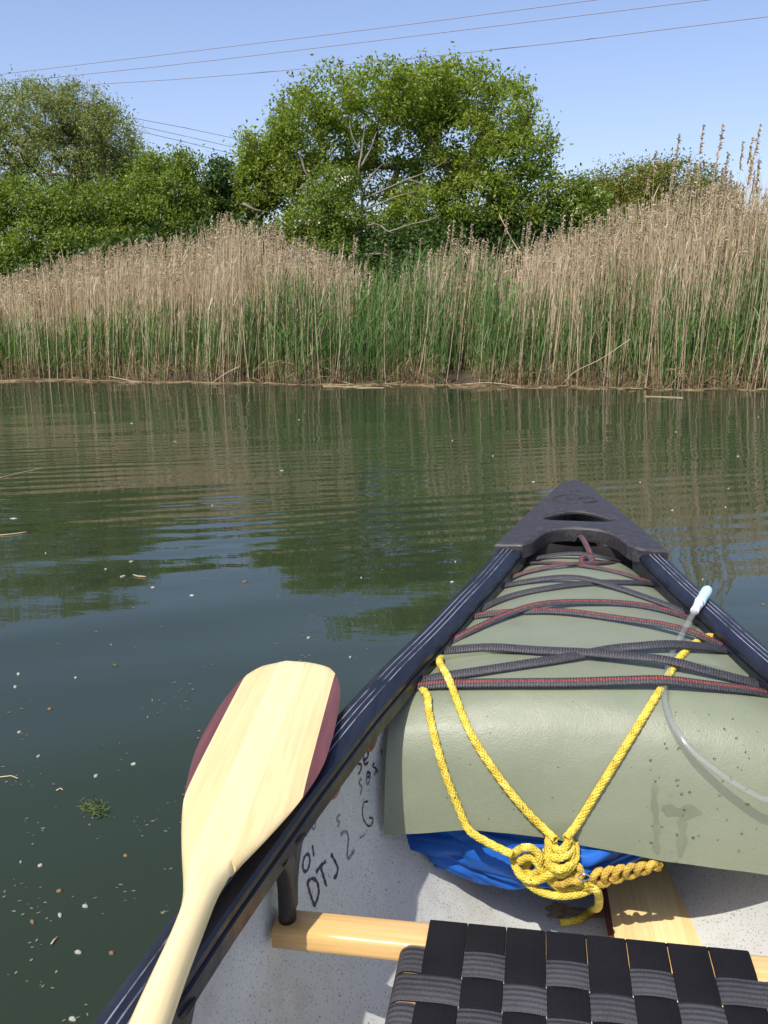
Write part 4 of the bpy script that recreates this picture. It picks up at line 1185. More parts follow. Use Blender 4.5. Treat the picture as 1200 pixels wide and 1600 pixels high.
# ------------------------------------------------------------------ foam mats over the load
def mat_profile():
    return [(1.99, .362), (1.85, .364), (1.70, .360), (1.55, .353), (1.46, .347), (1.40, .342), (1.355, .334), (1.322, .318), (1.298, .293), (1.283, .262), (1.272, .225), (1.264, .18), (1.258, .13), (1.255, .08)]
PA, PS = smooth_path([(u, 0, z) for u, z in mat_profile()], .009)
EDGE = [(602, 1302), (650, 1301), (735, 1296), (800, 1303), (860, 1311), (950, 1327), (1040, 1345), (1200, 1366), (1300, 1374)]
ev, ez = [], []
for px, py in EDGE:
    p = atu(px, py, 1.257); u, v = UV(p); ev.append(v); ez.append(p.z)
def edge_z(v): return float(np.interp(v, ev, ez))
def foam(v0, v1, i0, i1, lift, name, label, ends=True):
    nv = 64; P = PA[i0:i1]; nt_ = len(P)
    vsn = np.linspace(0, 1, nv)
    V = np.zeros((nv, nt_, 3))
    for a, sv in enumerate(vsn):
        for b_ in range(nt_):
            u, z = P[b_, 0], P[b_, 2]
            f_ = np.clip((1.36 - u) / .10, 0, 1) if z < .335 else 0
            f_ = f_ * f_ * (3 - 2 * f_)
            wi = wo(u) - .036
            vl = max(v0, -wi) * (1 - f_) + v0 * f_ if v0 < 0 else v0
            vr_ = min(v1, wi) * (1 - f_) + v1 * f_
            v = vl + (vr_ - vl) * sv
            rel = v / max(.08, wi)
            dr = .032 * min(1.3, abs(rel)) ** 2.6 * (1 - .35 * f_)
            if b_ > nt_ * .6 and z < .30:        # the hanging front: stretch to the slanting lower edge
                k = (.30 - z) / (.30 - .08)
                z2 = (.30 - dr * .9) * (1 - k) + edge_z(v) * k
                z = z2
            else: z = z - dr * (1 - .1 * f_)
            z += .0022 * noise.noise(Vector((u * 7, v * 7, lift * 50))) + .0009 * noise.noise(Vector((u * 22, v * 22, 3)))
            uu_ = u + .004 * noise.noise(Vector((z * 9, v * 6, 7))) * f_
            V[a, b_] = W(uu_, v, z + lift)
    # thickness
    du = np.gradient(V, axis=0); dv = np.gradient(V, axis=1)
    nn = np.cross(du, dv); nn /= np.linalg.norm(nn, axis=2)[..., None] + 1e-9
    if nn[nv // 2, nt_ // 4, 2] < 0: nn = -nn
    Vb = V - nn * (.010 if lift == 0 else .0065)
    allV = np.concatenate([V.reshape(-1, 3), Vb.reshape(-1, 3)])
    I, J = np.meshgrid(np.arange(nv - 1), np.arange(nt_ - 1), indexing='ij'); a = (I * nt_ + J).reshape(-1)
    Qt = np.stack([a, a + nt_, a + nt_ + 1, a + 1], -1); o = nv * nt_
    Qb = Qt[:, ::-1] + o
    rim = []
    idx = np.arange(o).reshape(nv, nt_)
    for L in (idx[0, :], idx[-1, :], idx[:, 0], idx[:, -1]):
        for p, q in zip(L[:-1], L[1:]): rim.append((p, q, q + o, p + o))
    me = mesh(name, allV, [np.concatenate([Qt, Qb, np.array(rim)])], M['foam'])
    if hasattr(me, 'set_sharp_from_angle'): me.set_sharp_from_angle(angle=R(50))
    ob = link(name, me)
    ob['label'] = label; ob['category'] = 'foam mat'
    return ob, V.reshape(-1, 3), Qt
iu = int(np.argmin(np.abs(PA[:, 0] - 1.44)))
front, Vf, Qf = foam(-.300, .335, max(0, iu - 25), len(PA), 0.0, 'foam_mat', 'olive green foam mat bent down over the load, with drips on its face')
bow, Vb_, Qb_ = foam(-.300, .300, 0, iu, 0.006, 'foam_mat', 'olive green foam mat laid flat under the crossed cords toward the bow')
BV = BVHTree.FromPolygons([tuple(p) for p in Vf] + [tuple(p) for p in Vb_], [tuple(int(x) for x in q) for q in Qf] + [tuple(int(x) + len(Vf) for x in q) for q in Qb_])
def on_mat(px, py, off):
    r_ = ray(px, py).normalized(); h, nrm, _, _ = BV.ray_cast(EYE, r_)
    if h is None:
        z = .34
        for _ in range(10):
            p = atz(px, py, z); u, v = UV(p); wi = wo(u) - .036
            z = float(np.interp(-u, -PA[:, 0], PA[:, 2])) - .032 * min(1.4, abs(v) / max(.08, wi)) ** 2.6 + .010
        return p + Vector((0, 0, off))
    if nrm.dot(r_) > 0: nrm = -nrm
    return h + nrm * off
# wet drips: stains in the foam of the front face
for pts, wd in (([(1024, 1222), (1022, 1250), (1026, 1290), (1025, 1318), (1028, 1335)], 5), ([(1066, 1275), (1066, 1300), (1064, 1325), (1062, 1340)], 7), ([(1034, 1262), (1050, 1267), (1066, 1270), (1080, 1268), (1096, 1270)], 9)):
    A2, _ = smooth_path([(x, y, 0) for x, y in pts], 4); L = []; Rr = []
    for k, q in enumerate(A2):
        w_ = wd * (1 + .3 * math.sin(k * .8)) * min(1, (k + 1) / 4, (len(A2) - k) / 3)
        dxy = A2[min(k + 1, len(A2) - 1)] - A2[max(k - 1, 0)]; nrm2 = np.array([-dxy[1], dxy[0]]) / (np.linalg.norm(dxy[:2]) + 1e-9)
        L.append(on_mat(q[0] + nrm2[0] * w_, q[1] + nrm2[1] * w_, .0005)); Rr.append(on_mat(q[0] - nrm2[0] * w_, q[1] - nrm2[1] * w_, .0005))
    if all(L) and all(Rr):
        V = [tuple(p) for p in L + Rr]; n = len(L)
        o = link('wet_mark', mesh('wet_mark', V, [(i, i + 1, n + i + 1, n + i) for i in range(n - 1)], M['foam_wet']), front)

# droplets standing on the foam
acc = Acc()
import bmesh as _bm
tb = _bm.new(); _bm.ops.create_icosphere(tb, subdivisions=2, radius=1); dv = np.array([tuple(v.co) for v in tb.verts]); df = [tuple(v.index for v in f.verts) for f in tb.faces]; tb.free()
for k in range(46):
    if k < 30: px, py = rng.uniform(1040, 1195), rng.uniform(1110, 1340)
    else: px, py = rng.uniform(1010, 1070), rng.uniform(1150, 1350)
    p = on_mat(px, py, 0); q = on_mat(px, py, .01); nn_ = np.array(q - p) / .01
    r_ = rng.uniform(.0008, .0024)
    V = dv * r_; V -= nn_[None] * (V @ nn_)[:, None] * .5
    acc.add(V + np.array(p), df)
drops = acc.build('water_drops', M['drop'], front); drops['kind'] = 'stuff'

# ------------------------------------------------------------------ elastic cords across the mats
def cord(pts, width, red, label, lift=.004, bumps=(), ext=(1, 1), parent=None, name='elastic_cord', pts3=None):
    if pts3 is None:
        A2, _ = smooth_path([(x, y, 0) for x, y in pts], 3)
        P = []
        for q in A2:
            off = lift + width * .25
            for bx, amt, sg in bumps: off += amt * math.exp(-((q[0] - bx) / sg) ** 2)
            p = on_mat(q[0], q[1], off)
            z2 = max(on_mat(q[0], q[1] + dy_, off).z - (.0 if dy_ else 0) for dy_ in (-7, 0, 7) if abs(on_mat(q[0], q[1] + dy_, off).z - p.z) < .02)
            p = Vector((p.x, p.y, p.z + .6 * (z2 - p.z)))
            P.append(p)
        k = 6
        if len(P) > 3 * k:
            # tuck the two ends down under the gunwale
            for e, s in ((0, -1), (-1, 1)):
                a = P[0] if e == 0 else P[-1]; b_ = P[k] if e == 0 else P[-1 - k]
                d = (a - b_).normalized(); q = a + d * .022 + Vector((0, 0, -.006)); q2 = a + d * .045 + Vector((0, 0, -.018))
                if e == 0: P = [q2, q] + P
                else: P = P + [q, q2]
        P = P[:3] + P[3:-3:3] + P[-3:]
        Ap = np.array([tuple(p) for p in P])
        for _ in range(10): Ap[2:-2] = (Ap[1:-3] + 2 * Ap[2:-2] + Ap[3:-1]) / 4
        P = [Vector(q) for q in Ap]
        Z0 = np.array([p.z for p in P]); Z = Z0.copy()
        for _ in range(60):
            Z[1:-1] = np.maximum((Z[:-2] + Z[2:]) / 2, Z0[1:-1])
        P = [Vector((p.x, p.y, z)) for p, z in zip(P, Z)]
    else: P = pts3
    st = .00105
    A, s = smooth_path(P, st)
    # gentle smoothing
    for _ in range(8): A[1:-1] = (A[:-2] + A[1:-1] * 2 + A[2:]) / 4
    T, Nn, B = frames(A, (0, -.55, 1.0))
    n = len(A); ph = (np.arange(n) % 4)
    rib = np.where(ph < 2, 1.0, .90)
    sides = 20
    th_ = (np.arange(sides) + .5) / sides * 2 * np.pi
    cx, cy = np.cos(th_), np.sin(th_)
    hw = width * .60; ht = width * .24
    V = A[:, None] + (rib[:, None] * hw)[:, :, None] * cx[None, :, None] * B[:, None] + (rib[:, None] * ht)[:, :, None] * cy[None, :, None] * Nn[:, None]
    i = np.arange(n - 1)[:, None] * sides; j = np.arange(sides)[None]; kk = (j + 1) % sides
    Q = np.stack(np.broadcast_arrays(i + j, i + kk, i + sides + kk, i + sides + j), -1)
    mi = np.zeros((n - 1, sides), int)
    hi = (ph[:-1] < 2)
    mi[hi, :] = 1
    if red:
        mid = [sides // 4 - 1, sides // 4]
        for m_ in mid: mi[:, m_] = 3; mi[hi, m_] = 2
    me = mesh(name, V.reshape(-1, 3), [Q.reshape(-1, 4)], [M['cord_black'], M['cord_rib'], M['cord_red'], M['cord_redrib']], mi.reshape(-1))
    o = link(name, me, parent)
    if parent is None: tag(o, label, 'cord', 'elastic cords laced across the mats')
    return o
cord([(660, 1076), (800, 1074), (900, 1074), (1000, 1075), (1100, 1079), (1190, 1086)], .0150, True, 'red striped elastic cord running straight across, nearest the seat', .003, [(1028, .008, 60)])
cord([(665, 1067), (750, 1055), (850, 1040), (950, 1025), (1025, 1020), (1130, 1020)], .0145, False, 'plain black elastic cord rising from left to right just before the red striped one', .003, [(1045, .008, 60)])
cord([(702, 1020), (800, 1021), (900, 1029), (1000, 1041), (1100, 1057), (1182, 1073)], .0145, False, 'plain black elastic cord falling from left to right, lying over its crossing partner', .003, [(925, .005, 60), (1035, .010, 60)])
cord([(742, 967), (800, 961), (870, 960), (950, 970), (1025, 985), (1120, 1013)], .0125, True, 'red striped elastic cord falling to the right end under the blue drinking valve', .003, [(1060, .009, 55)])
cord([(712, 1002), (750, 985), (800, 965), (860, 952), (925, 946), (1000, 950), (1066, 966)], .0120, True, 'red striped elastic cord arching high, rising from the lower left', .003, [(840, .007, 50)])
cord([(750, 957), (800, 935), (880, 920), (950, 914), (1028, 917)], .0115, False, 'thin black elastic cord rising to the right near the middle of the flat mat', .003)
cord([(782, 921), (820, 914), (865, 910), (927, 915), (1000, 935), (1070, 962)], .0115, False, 'thin black elastic cord falling to the right near the middle of the flat mat', .003, [(900, .007, 50)])
cord([(788, 914), (809, 902), (847, 893), (897, 887), (960, 884), (992, 886)], .0085, True, 'thin red striped cord rising to the right close to the deck', .003, [(890, .004, 40)])
cord([(817, 887), (841, 883), (880, 884), (927, 890), (967, 898), (1020, 917)], .0085, True, 'thin red striped cord falling to the right close to the deck', .003)
cord([(830, 877), (860, 874), (903, 874), (930, 878), (996, 886)], .0095, False, 'black cord drawn tight right behind the deck plate, nearest the bow', .004, [(916, .008, 30)])
# knotted loop hanging from the deck slot
kp = [W(2.04, -.005, gz(2.04) - .012), W(2.022, .004, gz(2.02) + .004), W(1.985, .016, gz(1.98) - .004), W(1.950, .024, gz(1.95) - .016), W(1.925, .020, gz(1.92) - .022), W(1.918, .006, gz(1.9) - .016), W(1.930, .004, gz(1.9) - .008), W(1.940, .014, gz(1.9) - .006), W(1.930, .024, gz(1.9) - .010), W(1.915, .016, gz(1.9) - .018), W(1.912, -.005, gz(1.9) - .020), W(1.915, -.03, gz(1.9) - .024)]
cord(None, .011, True, 'red striped cord looped and knotted over the rear edge of the deck plate', pts3=kp)

# ------------------------------------------------------------------ yellow braided rope
def braid(P, r_, name, parent, mt='rope', step=.0020):
    A, s = smooth_path(P, step)
    for _ in range(4): A[1:-1] = (A[:-2] + A[1:-1] * 2 + A[2:]) / 4
    n = len(A)
    # parallel transport frame
    T = np.gradient(A, axis=0); T /= np.linalg.norm(T, axis=1)[:, None] + 1e-12
    Nn = np.zeros_like(A); v = np.cross(T[0], (0.3, .2, .9)); v /= np.linalg.norm(v); Nn[0] = v
    for i in range(1, n):
        v = Nn[i - 1] - T[i] * Nn[i - 1].dot(T[i]); Nn[i] = v / (np.linalg.norm(v) + 1e-12)
    B = np.cross(T, Nn)
    K = 6; pitch_ = r_ * 7.5
    Vs, Qs, o = [], [], 0
    sec = [(-1, 0), (-.6, .8), (.6, .8), (1, 0), (0, -.6)]
    m_ = len(sec)
    for d in (1, -1):
        for k in range(K):
            ph = 2 * np.pi * k / K + d * 2 * np.pi * s / pitch_
            rr = r_ * (.80 + .10 * d * np.sin(K * (2 * np.pi * s / pitch_) + np.pi * k + .5))
            rad = np.cos(ph)[:, None] * Nn + np.sin(ph)[:, None] * B
            tan = -np.sin(ph)[:, None] * Nn + np.cos(ph)[:, None] * B
            dirv = T * (pitch_ / (2 * np.pi)) + d * tan * rr[:, None]; dirv /= np.linalg.norm(dirv, axis=1)[:, None]
            wdir = np.cross(rad, dirv)
            c = A + rad * rr[:, None]
            hw = r_ * .31; hh_ = r_ * .30
            V = c[:, None] + wdir[:, None] * (np.array([q[0] for q in sec]) * hw)[None, :, None] + rad[:, None] * (np.array([q[1] for q in sec]) * hh_)[None, :, None]
            Vs.append(V.reshape(-1, 3))
            i = np.arange(n - 1)[:, None] * m_; j = np.arange(m_)[None]; j2 = (j + 1) % m_
            Qs.append(np.stack(np.broadcast_arrays(i + j, i + j2, i + m_ + j2, i + m_ + j), -1).reshape(-1, 4) + o); o += n * m_
    # core
    th_ = np.arange(8) / 8 * 2 * np.pi
    V = A[:, None] + r_ * .72 * (np.cos(th_)[None, :, None] * Nn[:, None] + np.sin(th_)[None, :, None] * B[:, None])
    Vs.append(V.reshape(-1, 3)); i = np.arange(n - 1)[:, None] * 8; j = np.arange(8)[None]; j2 = (j + 1) % 8
    Qs.append(np.stack(np.broadcast_arrays(i + j, i + j2, i + 8 + j2, i + 8 + j), -1).reshape(-1, 4) + o)
    fs = [np.concatenate(Qs)]
    return link(name, mesh(name, np.concatenate(Vs), fs, M[mt]), parent)
RR = .0054
rope_root = empty('yellow_rope', tuple(atu(880, 1345, 1.225)))
tag(rope_root, 'yellow braided rope tied over the green mat in a V with a bulky knot', 'rope')
def matpts(pts, off): return [on_mat(x, y, off) for x, y in pts]
r1 = matpts([(667, 1088), (671, 1115), (682, 1160), (697, 1210), (715, 1255)], RR) + [on_mat(728, 1285, RR + .002), atu(738, 1302, 1.238), atu(765, 1318, 1.235), atu(800, 1335, 1.228)]
r1 = [W(1.40, -(wo(1.40) - .030), gz(1.4) - .045)] + r1
r2 = [W(1.50, -(wo(1.50) - .035), gz(1.5) - .035), W(1.47, -(wo(1.47) - .052), gz(1.47) - .030)] + matpts([(690, 1048), (705, 1080), (735, 1145), (780, 1213), (825, 1268), (852, 1298)], RR + .008)[:1] + matpts([(705, 1078)], RR + .012) + matpts([(735, 1145), (780, 1213), (825, 1268), (852, 1294)], RR) + [atu(868, 1312, 1.232)]
r3 = [W(1.62, wo(1.62) - .030, gz(1.6) - .05), W(1.58, wo(1.58) - .045, gz(1.58) - .022)] + matpts([(1100, 998), (1065, 1026), (1045, 1056), (1028, 1085)], RR * .45) + matpts([ (1000, 1130), (965, 1185), (930, 1240), (902, 1285)], RR * .9) + [atu(884, 1310, 1.232)]
braid(r1, RR, 'left_strand', rope_root); braid(r2, RR, 'middle_strand', rope_root); braid(r3, RR, 'right_strand', rope_root)
K3 = lambda L: [atu(x, y, u + .018) for x, y, u in L]
# left loops of the knot
braid(K3([(800, 1335, 1.228), (820, 1324, 1.214), (838, 1330, 1.210), (844, 1350, 1.212), (836, 1366, 1.222), (822, 1362, 1.232), (826, 1346, 1.236), (845, 1338, 1.228), (862, 1344, 1.212), (866, 1358, 1.210), (856, 1370, 1.214), (838, 1372, 1.218)]), RR, 'knot_loop', rope_root)
braid(K3([(802, 1340, 1.236), (806, 1356, 1.222), (818, 1372, 1.212), (838, 1376, 1.208), (858, 1366, 1.204), (872, 1358, 1.210)]), RR, 'knot_loop', rope_root)
# bight hanging below
braid(K3([(806, 1352, 1.226), (822, 1378, 1.218), (846, 1394, 1.214), (876, 1400, 1.214), (904, 1397, 1.216), (922, 1390, 1.222)]), RR * .92, 'hanging_bight', rope_root)
# upright wraps
braid(K3([(858, 1305, 1.236), (857, 1322, 1.214), (858, 1345, 1.206), (866, 1362, 1.206), (880, 1366, 1.210), (890, 1352, 1.212), (893, 1330, 1.216), (890, 1310, 1.234)]), RR, 'knot_wrap', rope_root, 'rope')
braid(K3([(853, 1328, 1.224), (866, 1340, 1.202), (882, 1338, 1.202), (893, 1326, 1.218)]), RR, 'knot_wrap', rope_root)
braid(K3([(862, 1318, 1.226), (874, 1330, 1.206), (886, 1320, 1.210), (889, 1308, 1.226)]), RR, 'knot_wrap', rope_root)
braid(K3([(854, 1352, 1.222), (868, 1358, 1.198), (884, 1356, 1.198), (896, 1344, 1.216)]), RR, 'knot_wrap', rope_root)
braid(K3([(870, 1366, 1.214), (866, 1378, 1.216), (878, 1382, 1.208), (892, 1376, 1.204), (905, 1378, 1.208), (902, 1366, 1.218), (890, 1356, 1.226)]), RR * .9, 'knot_wrap', rope_root, 'rope_old')
braid(K3([(893, 1348, 1.22), (906, 1356, 1.216), (908, 1370, 1.218), (896, 1372, 1.226)]), RR * .9, 'knot_wrap', rope_root, 'rope_old')
braid(K3([(846, 1342, 1.222), (858, 1352, 1.214), (862, 1366, 1.216), (874, 1374, 1.220), (888, 1370, 1.216), (900, 1374, 1.218), (914, 1384, 1.224)]), RR, 'knot_wrap', rope_root)
braid(K3([(812, 1346, 1.224), (826, 1338, 1.216), (838, 1346, 1.214), (846, 1360, 1.212), (860, 1376, 1.216), (876, 1388, 1.220), (898, 1388, 1.222), (912, 1378, 1.226)]), RR, 'knot_wrap', rope_root)
braid(K3([(898, 1318, 1.236), (900, 1336, 1.222), (894, 1352, 1.210), (882, 1362, 1.204), (870, 1352, 1.204), (862, 1336, 1.210)]), RR, 'knot_wrap', rope_root)
# chain of loops to the right
L = []
for i in range(80):
    t = i / 79; ang = t * 2 * math.pi * 6.5
    cx = 925 + 108 * t; cy = 1374 - 24 * t
    am = 1 - .72 * t
    L.append((cx + 7 * am * math.cos(ang), cy + 12 * am * math.sin(ang), 1.240 + .012 * am * math.sin(ang * 1.0 + 1.1)))
braid(K3(L), RR * .88, 'chain_loops', rope_root, 'rope_old', .0022)
L = []
for i in range(60):
    t = i / 59; ang = -t * 2 * math.pi * 5 + 1
    cx = 922 + 108 * t; cy = 1376 - 24 * t
    am = 1 - .72 * t
    L.append((cx + 8 * am * math.cos(ang), cy + 13 * am * math.sin(ang), 1.246 + .012 * am * math.sin(ang + 2.6)))
braid(K3(L), RR * .88, 'chain_loops', rope_root, 'rope_old', .0022)
# tail down to the floor
fl = lambda x, y, dz=.007: HULL.ray_cast(EYE, ray(x, y).normalized())[0] + Vector((0, 0, dz))
braid([atu(918, 1384, 1.228), atu(932, 1392, 1.232), atu(936, 1404, 1.26), atu(934, 1418, 1.31), fl(924, 1432, .012), fl(908, 1441), fl(890, 1446), fl(876, 1447)], RR, 'tail', rope_root)
# little steel ring in the knot
A = [atu(913 + 9 * math.cos(a), 1371 + 5 * math.sin(a), 1.206 + .006 * math.sin(a)) for a in np.linspace(0, 2 * math.pi, 20)]
V, f_ = tube_geo([tuple(p) for p in A], .0012, 6); link('ring', mesh('ring', V, f_, M['steel']), rope_root)

# ------------------------------------------------------------------ blue dry bag under the mat
def dry_bag():
    import bmesh
    bm = bmesh.new(); bmesh.ops.create_icosphere(bm, subdivisions=6, radius=1)
    rg = np.random.default_rng(23)
    pn = rg.normal(0, 1, (26, 3)); pn /= np.linalg.norm(pn, axis=1)[:, None]; pd = rg.uniform(.66, .90, 26)
    c = (1.385, -.085, .074)
    for vtx in bm.verts:
        d = np.array(vtx.co)                    # x across, y fore-aft, z up
        dp_ = pn @ d
        with np.errstate(divide='ignore'):
            t = np.where(dp_ > .05, pd / np.maximum(dp_, 1e-6), 9.0)
        t.sort(); r_ = t[0] * .92 + .08 * t[1]
        r_ = min(r_, 1.05)
        x, y, z = d * r_
        q = Vector((x * 1.9, y * 1.9, z * 1.9))
        rid = abs(noise.noise(Vector((q.x * .7 + q.z * .9, q.y * .8, q.z * 1.0 - q.x * .5)) + Vector((4, 0, 1))))
        rid2 = abs(noise.noise(Vector((q.x * 1.3 + q.z * 2.2, q.y, q.z * .8 - q.x * .9)) + Vector((0, 7, 1))))
        k = 1 + .34 * (min(rid, .22) - .15) + .20 * (min(rid2, .14) - .1) + .012 * noise.noise(q * 3.5)
        x, y, z = x * k, y * k, z * k
        v = c[1] + x * .250; u = c[0] + y * .150; zz = c[2] + z * .085
        if x < -.5: zz -= (-x - .5) * .06; u -= (-x - .5) * .02
        if x > .3: u += (x - .3) * .05; zz += (x - .3) * .05
        hz = -.0755 + .02 * max(0, abs(v) - .18) * 4
        zz = max(zz, hz)
        vtx.co = W(u, v, zz)
    me = bpy.data.meshes.new('dry_bag'); bm.to_mesh(me); bm.free(); me.materials.append(M['blue'])
    me.polygons.foreach_set('use_smooth', np.ones(len(me.polygons), bool))
    return link('dry_bag', me)
tag(dry_bag(), 'crumpled royal blue fabric bag stuffed under the front edge of the green mat', 'bag')

# ------------------------------------------------------------------ paddles
def paddle(name, left, right, dark_c, z_of, label, thick=.0095, shaft_r=.0165):
    """outlines in a local frame: list of (s, w_left, w_right); s grows from tip to shaft"""
    pass
def build_paddle(name, origin, axis, stations, label, side=None, cwid=.060, mats=('bass', 'bass2', 'purple'), tilt=0, up=None, length_shaft=.6):
    """origin world point of the blade tip; axis unit vector tip->grip; stations (s, wl, wr, thick)"""
    ax = Vector(axis).normalized(); upv = Vector(up or (0, 0, 1)); sd = ax.cross(upv).normalized(); upn = sd.cross(ax).normalized()
    if side is not None: sd = side
    root = bpy.data.objects.new(name, None); COL.objects.link(root)
    from mathutils import Matrix
    Mx = Matrix((( sd.x, ax.x, upn.x, origin[0]), (sd.y, ax.y, upn.y, origin[1]), (sd.z, ax.z, upn.z, origin[2]), (0, 0, 0, 1)))
    root.matrix_world = Mx
    tag(root, label, 'paddle')
    S = np.array(stations, float)
    ss = np.concatenate([np.linspace(0, .02, 6)[:-1], np.linspace(.02, S[-1, 0], 110)])
    wl = np.interp(ss, S[:, 0], S[:, 1]); wr = np.interp(ss, S[:, 0], S[:, 2]); th_ = np.interp(ss, S[:, 0], S[:, 3])
    def smoothk(a):
        b = a.copy()
        for _ in range(3): b[6:-1] = (b[5:-2] + 2 * b[6:-1] + b[7:]) / 4
        return b
    wl, wr, th_ = smoothk(wl), smoothk(wr), smoothk(th_)
    def slab(f0, f1, nm, mt, ncol):
        cols = []
        ok = [i for i in range(len(ss)) if f1(i) - f0(i) > .00006]
        if len(ok) < 3: return
        acc = Acc(); V = []; n = len(ok)
        for i in ok:
            a, b = f0(i), f1(i)
            half = max(wl[i], wr[i]); cmid = (wr[i] - wl[i]) / 2; hw = (wl[i] + wr[i]) / 2
            for sg in (1, -1):
                for k in range(ncol):
                    x = a + (b - a) * k / (ncol - 1)
                    e = min(1, abs(x - cmid) / hw)
                    blade = 1 - min(1, max(0, (ss[i] - .42) / .25))
                    lens = (1 - e ** 2.0) * .45 + .55 * (1 - e ** 8)
                    rnd = math.sqrt(max(0, 1 - e * e))
                    h = th_[i] * (lens * blade + rnd * (1 - blade))
                    V.append((x, ss[i], sg * (h * .5 + .0004)))
        m_ = ncol * 2; fs = []
        for q in range(n - 1):
            for k in range(ncol - 1):
                fs.append((q * m_ + k, q * m_ + k + 1, (q + 1) * m_ + k + 1, (q + 1) * m_ + k))
                fs.append((q * m_ + ncol + k + 1, q * m_ + ncol + k, (q + 1) * m_ + ncol + k, (q + 1) * m_ + ncol + k + 1))
            fs.append((q * m_ + ncol, q * m_, (q + 1) * m_, (q + 1) * m_ + ncol))
            fs.append((q * m_ + ncol - 1, q * m_ + 2 * ncol - 1, (q + 1) * m_ + 2 * ncol - 1, (q + 1) * m_ + ncol - 1))
        fs.append(tuple(range(ncol)) + tuple(range(2 * ncol - 1, ncol - 1, -1)))
        fs.append((tuple((n - 1) * m_ + k for k in range(ncol)) + tuple((n - 1) * m_ + k for k in range(2 * ncol - 1, ncol - 1, -1)))[::-1])
        me = mesh(nm, V, fs, M[mt])
        if hasattr(me, 'set_sharp_from_angle'): me.set_sharp_from_angle(angle=R(50))
        o = bpy.data.objects.new(nm, me); COL.objects.link(o); o.parent = root
    c, cr = cwid if isinstance(cwid, tuple) else (cwid, cwid)
    slab(lambda i: max(-wl[i], -c), lambda i: min(wr[i], -c * .30), 'wood_strip', mats[0], 14) if True else None
    slab(lambda i: max(-wl[i], -c * .30), lambda i: min(wr[i], c * .24), 'centre_strip', mats[1], 12)
    slab(lambda i: max(-wl[i], c * .24), lambda i: min(wr[i], cr), 'wood_strip', mats[0], 14)
    slab(lambda i: -wl[i], lambda i: min(-c, wr[i]), 'dark_edge', mats[2], 8)
    slab(lambda i: max(cr, -wl[i]), lambda i: wr[i], 'dark_edge', mats[2], 8)
    return root
# left paddle: outline measured on the plane where it lies
ZP = .348
Lo = [(392, 1049), (372, 1066), (345, 1100), (318, 1145), (302, 1180), (292, 1222), (285, 1260), (283, 1300), (284, 1340), (286, 1375), (288, 1398), (282, 1425), (262, 1475), (240, 1520), (200, 1605)]
Ro = [(524, 1050), (532, 1070), (531, 1100), (522, 1145), (508, 1192), (486, 1230), (458, 1266), (425, 1303), (390, 1338), (362, 1362), (345, 1388), (334, 1415), (312, 1472), (294, 1520), (266, 1605)]
tip = (atz(455, 1036, ZP)); back = atz(233, 1600, ZP)
axd = (back - tip).normalized(); sdd = axd.cross(Vector((0, 0, 1))).normalized()
def sw(p): d = p - tip; return d.dot(axd), d.dot(sdd)
Ls = [sw(atz(x, y, ZP)) for x, y in Lo]; Rs = [sw(atz(x, y, ZP)) for x, y in Ro]
# which is on +side
if np.mean([q[1] for q in Ls]) > 0: plus, minus = Ls, Rs
else: plus, minus = Rs, Ls
def tabl(T, s): T = sorted(T); return float(np.interp(s, [q[0] for q in T], [q[1] for q in T]))
topo = [sw(atz(x, y, ZP)) for x, y in [(392, 1049), (410, 1041), (432, 1036.5), (458, 1035), (490, 1037), (512, 1042), (524, 1050)]]
s0 = min(q[0] for q in Ls + Rs + topo); smax = max(q[0] for q in Ls)
# the tip's curve: widths from the top outline near s0
allp = sorted(plus + [q for q in topo if q[1] > 0.0]); allm = sorted(minus + [q for q in topo if q[1] <= 0.0])
def hull_env(T):
    T = sorted(T); return [q[0] for q in T], [abs(q[1]) for q in T]
px_, pw_ = hull_env(allp); mx_, mw_ = hull_env(allm)
st = []
for s in np.concatenate([np.linspace(s0, s0 + .06, 14), np.linspace(s0 + .07, smax, 50)]):
    t = s - s0
    thk = np.interp(t, [0, .02, .3, .45, .58, .75], [.005, .008, .012, .020, .028, .030])
    st.append((t, float(np.interp(s, mx_, mw_)), float(np.interp(s, px_, pw_)), thk))
st[0] = (0, st[0][1] * .6, st[0][2] * .6, .004)
e = st[-1]; st.append((e[0] + .55, e[1], e[2], .030))
d_l = [sw(atz(x, y, ZP))[1] for x, y in [(392, 1050), (345, 1131), (290, 1228)]]; d_r = [sw(atz(x, y, ZP))[1] for x, y in [(524, 1052), (500, 1150), (471, 1247)]]
cm, cq = (abs(np.mean(d_l)), abs(np.mean(d_r))); cL, cR = (cq, cm) if np.mean(d_l) > 0 else (cm, cq)
print('strips', d_l, d_r)
build_paddle('paddle', tip + axd * s0, axd, st, 'pale wooden paddle with dark purple edges resting blade up on the left gunwale', cwid=(cL, cR))
# second paddle, blade on the canoe floor
t2 = W(1.12, .136, -.060); ax2 = (W(1.8, .118, -.046) - t2).normalized()
st2 = [(0, .03, .03, .005), (.012, .055, .055, .007), (.05, .070, .070, .010), (.15, .094, .092, .011), (.30, .097, .095, .012), (.42, .090, .088, .014), (.50, .055, .055, .018), (.60, .030, .030, .024), (.68, .018, .018, .028), (.76, .015, .015, .029), (.95, .015, .015, .029)]
build_paddle('paddle', t2, ax2, st2, 'second wooden paddle blade lying on the canoe floor below the mat', cwid=.086)

